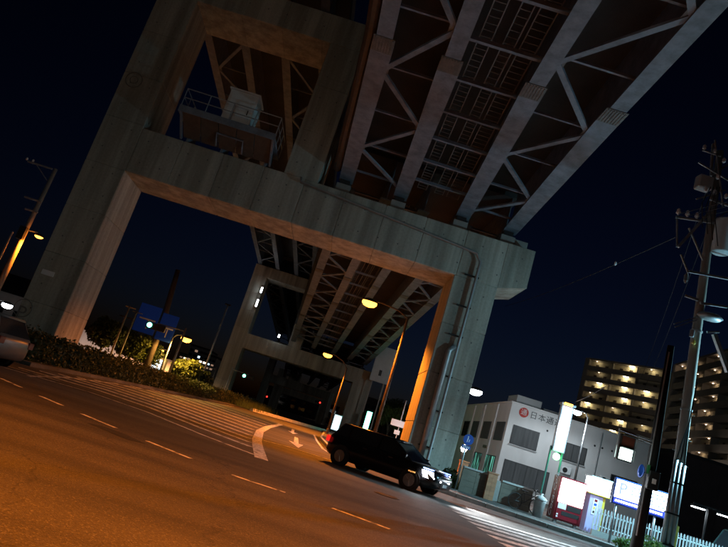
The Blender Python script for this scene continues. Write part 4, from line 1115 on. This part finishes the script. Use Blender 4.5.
for (x,y_) in ((678,215),(687,217),(696.5,219)):
    l = loc(x,y_); MB().lathe((l[0],l[1],l[2]+.02), [(.03,0),(.085,.06),(.085,.12),(.05,.16),(.07,.2),(.02,.26)], 10).obj('insulator', 'sign_white', t, True)
l = loc(686,278); MB().lathe((l[0],l[1],l[2]), [(.03,-.2),(.08,-.1),(.08,.1),(.03,.2)], 8).obj('insulator', 'galv', t)
l = loc(703,184); MB().box(l[0]-.3,l[0]+.25,l[1]-.3,l[1]+.1,l[2]-.3,l[2]+.25).obj('switch_box', 'plate_grey', t, bevel=.04)
for k in range(3):
    l2 = loc(700+k*5,180+k); MB().tube([(l2[0],l2[1]-.1,l2[2]),(l2[0]-.1,l2[1]-.2,l2[2]-.25)], .035, 6).obj('bushing', 'sign_white', t)
l = loc(724,235,UY-.4); MB().lathe((l[0],l[1],l[2]-.75), [(.3,0),(.36,.04),(.36,1.25),(.38,1.27),(.38,1.33),(.1,1.42)], 16).obj('transformer', 'plate_grey', t, True)
l = loc(710,317); m = MB().lathe((0,0,0), [(.05,-.2),(.22,-.14),(.3,0),(.24,.13),(.08,.2)], 14); m.v = [(v[0]*1.6+l[0],v[1]+l[1],v[2]*.75+l[2]) for v in m.v]; m.obj('cable_closure', 'galv', t, True)
armp((674,324),(697,317),.035,'stay_rod'); armp((675,327),(697,320),.035,'stay_rod')
l = loc(692,333); MB().lathe((l[0],l[1],l[2]-.15), [(.07,0),(.08,.04),(.08,.26),(.04,.3)], 10).obj('fuse', 'galv', t)
l = loc(694,342); MB().lathe((l[0],l[1],l[2]-.1), [(.02,0),(.07,.05),(.02,.18)], 8).obj('fuse_link', 'yellow', t)
armp((707,332),(719,332),.06,'bracket'); armp((714,334),(728,372),.14,'diagonal_stay')
for z in (2.2,5.2,8.1): MB().lathe((px(z),0,z), [(.2,0),(.2,.06)], 14).obj('band', 'galv', t)
for k in range(6): MB().tube([(px(3+k*.45)-.32*(k%2*2-1),0,3.3+k*.45),(px(3+k*.45),0,3.3+k*.45)], .012, 5).obj('step_bolt', 'galv', t)
MB().lathe((px(.4),0,0), [(.215,.3),(.215,1.3)], 14).obj('guard_wrap', mat('striped_guard',(.25,.19,.02),.6,0,.5,6), t)
# riser conduits
t = thing('riser_conduits', 'bundle of three grey conduits standing beside the right utility pole', 'conduit', (at(671,520,UY-.6).x,UY-.6,.148))
zz = at(683,462,UY-.6).z-.148
for k in range(3): MB().tube([((k-1)*.15,0,0),((k-1)*.15-.02,0,zz-.05*k)], .072, 10).obj('conduit', 'galv', t, True)
for z in (.6,1.6,2.6): MB().box(-.24,.22,-.09,.09,z,z+.05).obj('strap', 'dark_metal', t)
for k in range(3): MB().tube([((k-1)*.15-.02,0,zz-.05*k),((k-1)*.1+.05,.1,zz+.5),(.22,.3,zz+1.4),(.3,.4,zz+2.9)], .025, 6).obj('cable', 'black', t)
for (p_, q_) in (((700,172),(730,190)),((704,160),(722,166)),((716,150),(724,215)),((698,208),(726,199)),((683,262),(690,280))): armp(p_, q_, .05, 'bracket')
for (x_, y_) in ((706,157),(716,161),(725,170),(719,186),(707,198),(716,201),(727,205)):
    l = loc(x_, y_); MB().lathe((l[0],l[1],l[2]-.1), [(.03,0),(.075,.05),(.05,.09),(.075,.13),(.02,.22)], 8).obj('insulator', 'sign_white', t, True)
for k in range(4):
    l = loc(712+k*3, 196); e = loc(704+k*5, 236+k*6); MB().tube([l, ((l[0]+e[0])/2-.3, l[1]-.2, (l[2]+e[2])/2), e], .018, 5).obj('drop_cable', 'black', t)
# wires
def wire(label, p, q, sag, r=.012):
    pts = []
    for k in range(13):
        u = k/12; v = Vector(p).lerp(Vector(q), u); v.z -= sag*4*u*(1-u); pts.append(v)
    o = MB().tube(pts, r, 5).obj('overhead_wire', 'dark_metal', None); return tag(o, label, 'wire', 'overhead wires')
wire('long overhead wire running left from the right utility pole across the dark sky', at(676,237,UY-.25), at(505,306,60), .3, .016)
wire('short wire from the top of the upright lit sign to the dark pole', at(575,402,SY), at(606,386,22.5), .05, .012)
for k, (x_, y_, lab) in enumerate(((678,214,'overhead wire leaving the left insulator of the lower crossarm toward the viewer'),(687,216,'overhead wire leaving the middle insulator of the lower crossarm toward the viewer'),(697,218,'overhead wire leaving the right insulator of the lower crossarm toward the viewer'))):
    p_ = at(x_,y_,UY-.25); wire(lab, p_, (p_.x+9, -12, p_.z+1.5), .8, .012)
for k, (x_, y_, lab) in enumerate(((711,177,'topmost overhead wire running away behind the utility pole'),(717,204,'overhead wire running away behind the transformer of the utility pole'))):
    p_ = at(x_,y_,UY+.2); wire(lab, p_, (p_.x+16, 58, p_.z-1), .7, .014)
o = MB().lathe(at(615.5,263.5,26.5)-Vector((0,0,.1)), [(.02,0),(.06,.06),(.06,.14),(.02,.2)], 8).obj('wire_marker', 'sign_white'); tag(o, 'tiny pale marker clipped on the long overhead wire', 'wire marker')

# ================================================================== car park at the right
a = at(707,512,36)
t = thing('car_park_lamp', 'T shaped post with two bright white lamps in the car park at right', 'lamp post', (a.x,36,.148))
l1, l2 = at(698,508,36), at(724,516,36)
zz = max(l1.z,l2.z)
MB().tube([(0,0,0),(0,0,zz+.1-.148)], .06, 8).obj('pole', 'dark_metal', t)
MB().bar((l1.x-a.x-.3,0,zz+.05),(l2.x-a.x+.3,0,zz+.05),.08,.08).obj('arm', 'dark_metal', t)
for l in (l1,l2):
    dx = l.x-a.x
    MB().box(dx-.36,dx+.36,-.18,.18,zz-.12,zz-.02).obj('lamp_head', 'dark_metal', t, bevel=.02); MB().box(dx-.32,dx+.32,-.16,.16,zz-.17,zz-.122).obj('lens', 'e_white', t)
    light('lamp_light', (dx,0,zz-.4), 30, WHITE, t)
a = at(668,455,62); 
t = thing('dark_hall', 'long dark maroon building behind the car park, no lit windows', 'building', (0,62,.148))
hz = at(690,458,62).z
MB().box(35.0,75,0,20,0,hz).obj('wall', 'wall_dark', t); MB().box(34.8,75.2,-.2,20.2,hz,hz+.3).obj('roof', 'frame', t)
for k in range(8): MB().box(36+k*3.4,36.06+k*3.4,-.05,-.001,.1,hz-.1).obj('wall_rib', 'wall_dark', t)
t = thing('slatted_fence', 'dim slatted fence at the right edge under the car park lamp', 'fence', (0,33,.148))
for k in range(36): MB().box(18.2+k*.2,18.28+k*.2,0,.03,.1,1.1).obj('slat', 'galv', t)
for z in (.35,.95): MB().bar((18.1,.05,z),(25.4,.05,z),.04,.05).obj('rail', 'galv', t)

# ================================================================== apartment blocks
def apartments(label, origin, ang, W, D, H, floors, bays, lit, lampmode):
    t = thing('apartment_block', label, 'apartment building', origin, ang, 'apartment blocks in the distance')
    fh = H/floors; wall = 'apart'
    MB().box(0,W,1.6,D,0,H).obj('core_wall', 'apart', t); MB().box(-.4,W+.4,-.1,D+.2,H,H+.5).obj('roof', 'apart', t)
    MB().box(-1.2,-.001,-.2,D,0,H+.3).obj('end_wall', 'apart', t); MB().box(W+.001,W+1.0,-.2,D,0,H+.3).obj('end_wall', 'apart', t)
    bw = W/bays
    for f in range(floors):
        z = f*fh
        if z+fh < 12: continue
        MB().box(0,W,-.05,1.598,z-.12,z+.12).obj('floor_slab', 'apart', t)
        MB().box(0,W,-.12,.02,z+.121,z+1.3).obj('balcony_wall', 'apart', t)
        for k in range(bays):
            x0 = k*bw
            MB().box(x0-.12,x0+.12,-.04,1.597,z+.122,z+fh-.122).obj('party_wall', 'apart', t)
            MB().box(x0+.13,x0+bw-.13,1.55,1.599,z+.122,z+fh-.122).obj('corridor_wall', 'corridor', t)
            for q in (.22,.62):
                d_ = MB().box(x0+bw*q,x0+bw*q+.9,1.5,1.549,z+.13,z+2.15).obj('door', 'brown_metal', t)
            s = lit(f, k)
            if s:
                lm = 'e_warm' if s > .6 else 'e_spot'
                jx = x0+bw*random.uniform(.12,.62)
                MB().box(jx,jx+(1.5 if s > .6 else .3),.75,.95,z+fh-.22,z+fh-.125).obj('ceiling_lamp', lm, t)
                light('corridor_light', (jx+.7,.7,z+fh-.55), 50*s, (1,.86,.5) if lampmode == 0 else (1,.75,.5), t, size=.2)
    return t
L1 = {12:(.25,1,0.5), 11:(.1,1,0), 10:(.9,1,.8), 9:(.12,1,.6), 8:(.85,.35,0), 7:(.15,.9,.35), 6:(.15,.8,0)}
a, b = at(589,363,181), at(664,375,166)
ang = math.atan2(b.y-a.y, b.x-a.x); W_ = math.hypot(b.x-a.x, b.y-a.y)
FL = 13; 
apartments('left apartment block with bright cream lit corridors on several floors', (a.x,a.y,.148), ang, W_, 12, a.z+1.0, FL, 3, lambda f,k: L1.get(f,(0,0,0))[k]*1.0, 0)
a, b = at(676,366,150), at(745,352,118)
ang = math.atan2(b.y-a.y, b.x-a.x); W_ = math.hypot(b.x-a.x, b.y-a.y)
apartments('right apartment block with small warm lamps stacked on each landing', (a.x,a.y,.148), ang, W_, 14, a.z, 13, 4, lambda f,k: (.22 if k == 2 or (k == 0 and f == 12) else .05 if k in (1,) else 0), 1)

# ================================================================== vehicles
def car(label, locv, rz, L, W, H, paint_m, head='e_head', tail='e_tail', boxy=0.0, lights_on=True, cat='car', plate=True):
    t = thing('parked_car' if not lights_on else 'car', label, cat, locv, rz)
    hL = L/2
    # lower body loft: x, z bottom, z top, half width
    st = [(-hL,.42,.78,W*.40),(-hL+.06,.30,.92,W*.46),(-hL+.35,.22,.98,W*.5),(-hL*.45,.20,.96,W*.5),(0,.20,.94,W*.5),(hL*.40,.20,.92,W*.5),(hL-.75,.22,.88,W*.5),(hL-.28,.24,.80,W*.47),(hL-.05,.30,.70,W*.42),(hL,.38,.62,W*.36)]
    vs, fs, n = [], [], 10
    for x,zb_,zt_,hw in st:
        vs += [(x,-hw*.86,zb_),(x,-hw*.98,zb_+.1),(x,-hw,(zb_+zt_)/2),(x,-hw*.97,zt_-.08),(x,-hw*.86,zt_),(x,hw*.86,zt_),(x,hw*.97,zt_-.08),(x,hw,(zb_+zt_)/2),(x,hw*.98,zb_+.1),(x,hw*.86,zb_)]
    for i in range(len(st)-1):
        for k in range(n): fs.append((i*n+k,i*n+(k+1)%n,(i+1)*n+(k+1)%n,(i+1)*n+k))
    fs += [tuple(range(n)), tuple((len(st)-1)*n+k for k in range(n-1,-1,-1))]
    MB().add(vs,fs).obj('body', paint_m, t, True)
    # greenhouse
    x_r0, x_r1, x_f1, x_f0 = -hL+.12+(.0), -hL+.42-.2*boxy, hL*.18+.25*boxy, hL*.55+.15*boxy
    gv, gf = [], []
    for x,z,hw in ((x_r0,.93,W*.44),(x_r1,H-.05,W*.37),(x_f1,H-.04,W*.37),(x_f0,.90,W*.44)): gv += [(x,-hw,z),(x,hw,z)]
    gv += [(x_r0,-W*.44,.85),(x_r0,W*.44,.85),(x_f0,-W*.44,.85),(x_f0,W*.44,.85)]
    gf = [(0,2,3,1),(2,4,5,3),(4,6,7,5),(0,8,10,6,4,2),(1,3,5,7,11,9),(8,0,1,9),(6,10,11,7),(8,9,11,10)]
    MB().add(gv,gf).obj('windows', 'glass', t)
    MB().prism([(-W*.375,H-.07),(-W*.33,H-.005),(0,H+.01),(W*.33,H-.005),(W*.375,H-.07)], 0, x_r1-.04, x_f1+.04).obj('roof', paint_m, t, True)
    for sg in (-1,1):
        for (xa,za),(xb_,zb2) in (((x_f0,.9),(x_f1,H-.05)),((x_r0+.05,.93),(x_r1,H-.05)),((-.12,.93),(-.12,H-.06)),((x_r0+(x_f1-x_r0)*.28,.93),(x_r0+(x_f1-x_r0)*.28,H-.06))):
            MB().bar((xa,sg*W*.445,za),(xb_,sg*W*.375,zb2),.07,.035).obj('pillar', paint_m, t)
        for xx in (hL-.85,-hL+.72):
            MB().disc((xx,sg*(W*.5-.02),.31),.37,1,.05,24).obj('wheel_arch', 'black', t)
            wh = MB().disc((xx,sg*(W*.5-.08),.31),.31,1,.2,24).obj('wheel', 'rubber', t, bevel=.02)
            MB().disc((xx,sg*(W*.5+.025),.31),.2,1,.02,20).obj('rim', 'rim', wh)
            m = MB()
            for k in range(5): m.bar((xx,sg*(W*.5+.04),.31),(xx+.19*math.cos(k*1.2566),sg*(W*.5+.04),.31+.19*math.sin(k*1.2566)),.03,.02)
            m.obj('spokes', 'rim', wh)
        hd = MB().add([(hL+.02,sg*W*.20,.52),(hL-.05,sg*W*.41,.52),(hL-.42,sg*W*.505,.56),(hL-.50,sg*W*.495,.76),(hL-.2,sg*W*.46,.755),(hL-.06,sg*W*.20,.70),(hL-.5,sg*W*.3,.65)],
                 [(0,1,4,5),(1,2,3,4),(0,5,6),(5,4,3,6),(3,2,6),(0,6,2,1)]).obj('headlight', head, t)
        MB().box(-hL-.015,-hL+.09,sg*W*.42-.16,sg*W*.42+.1,.66,.86).obj('tail_light', tail, t, bevel=.015)
        MB().box(x_f0-.35,x_f0-.15,sg*(W*.5)-.0-.02*sg+(0 if sg>0 else -.14),sg*W*.5+(.14 if sg>0 else 0)-.02*sg,.92,1.06).obj('mirror', paint_m, t, bevel=.02)
        for xx in (.45,-.55): MB().box(xx-.08,xx+.08,sg*W*.5-.012,sg*W*.5+.012,.78,.81).obj('door_handle', 'chrome', t)
        MB().box(hL-.95,hL-.7,sg*W*.5-.02,sg*W*.5+.008,.56,.6).obj('side_marker', 'e_amber' if lights_on else 'chrome', t)
    MB().box(hL-.02,hL+.012,-.3,.3,.36,.52).obj('grille', 'black', t); MB().box(hL+.01,hL+.025,-.17,.17,.38,.47).obj('number_plate', 'sign_white', t)
    return t
M['car_dark'] = mat('dark_car_paint', (0.012,0.012,0.014), .22, 0, .1, 3, 30, 0, spec=.6)
M['car_silver'] = mat('silver_car_paint', (0.17,0.16,0.15), .35, .3, .1, 3, 30, 0)
M['car_van'] = mat('teal_van_paint', (0.05,0.09,0.09), .3, .2, .1, 3, 30, 0)
t = car('dark car with blazing white headlights turning past the foot of the near right column', (2.75,22.3,0), R(-34), 4.3, 1.74, 1.42, 'car_dark')
for sg in (-1,1):
    MB().box(1.62,1.98,sg*.72-.05,sg*.72+.05,.80,.83).obj('daytime_strip', 'e_drl', t)
    light('headlight_beam', (2.25,sg*.6,.62), 1500, (.90,.95,1.0), t, 'SPOT', .06, (7.5,sg*.9-.6,.0), R(85), 1.0)
car('pale silver car passing at the left edge in front of the near pier', (-11.1,18.9,0), R(174), 4.4, 1.74, 1.44, 'car_silver', 'e_warm', mat('unlit_tail_lamp',(.12,.02,.01),.3,0,.1))
a = at(722,527,30.5)
car('dark teal van parked under the car park lamp at the right edge', (a.x+1.1,30.5,.148), R(200), 3.6, 1.6, 1.9, 'car_van', 'chrome', 'e_amber', 1.0, False, 'van')
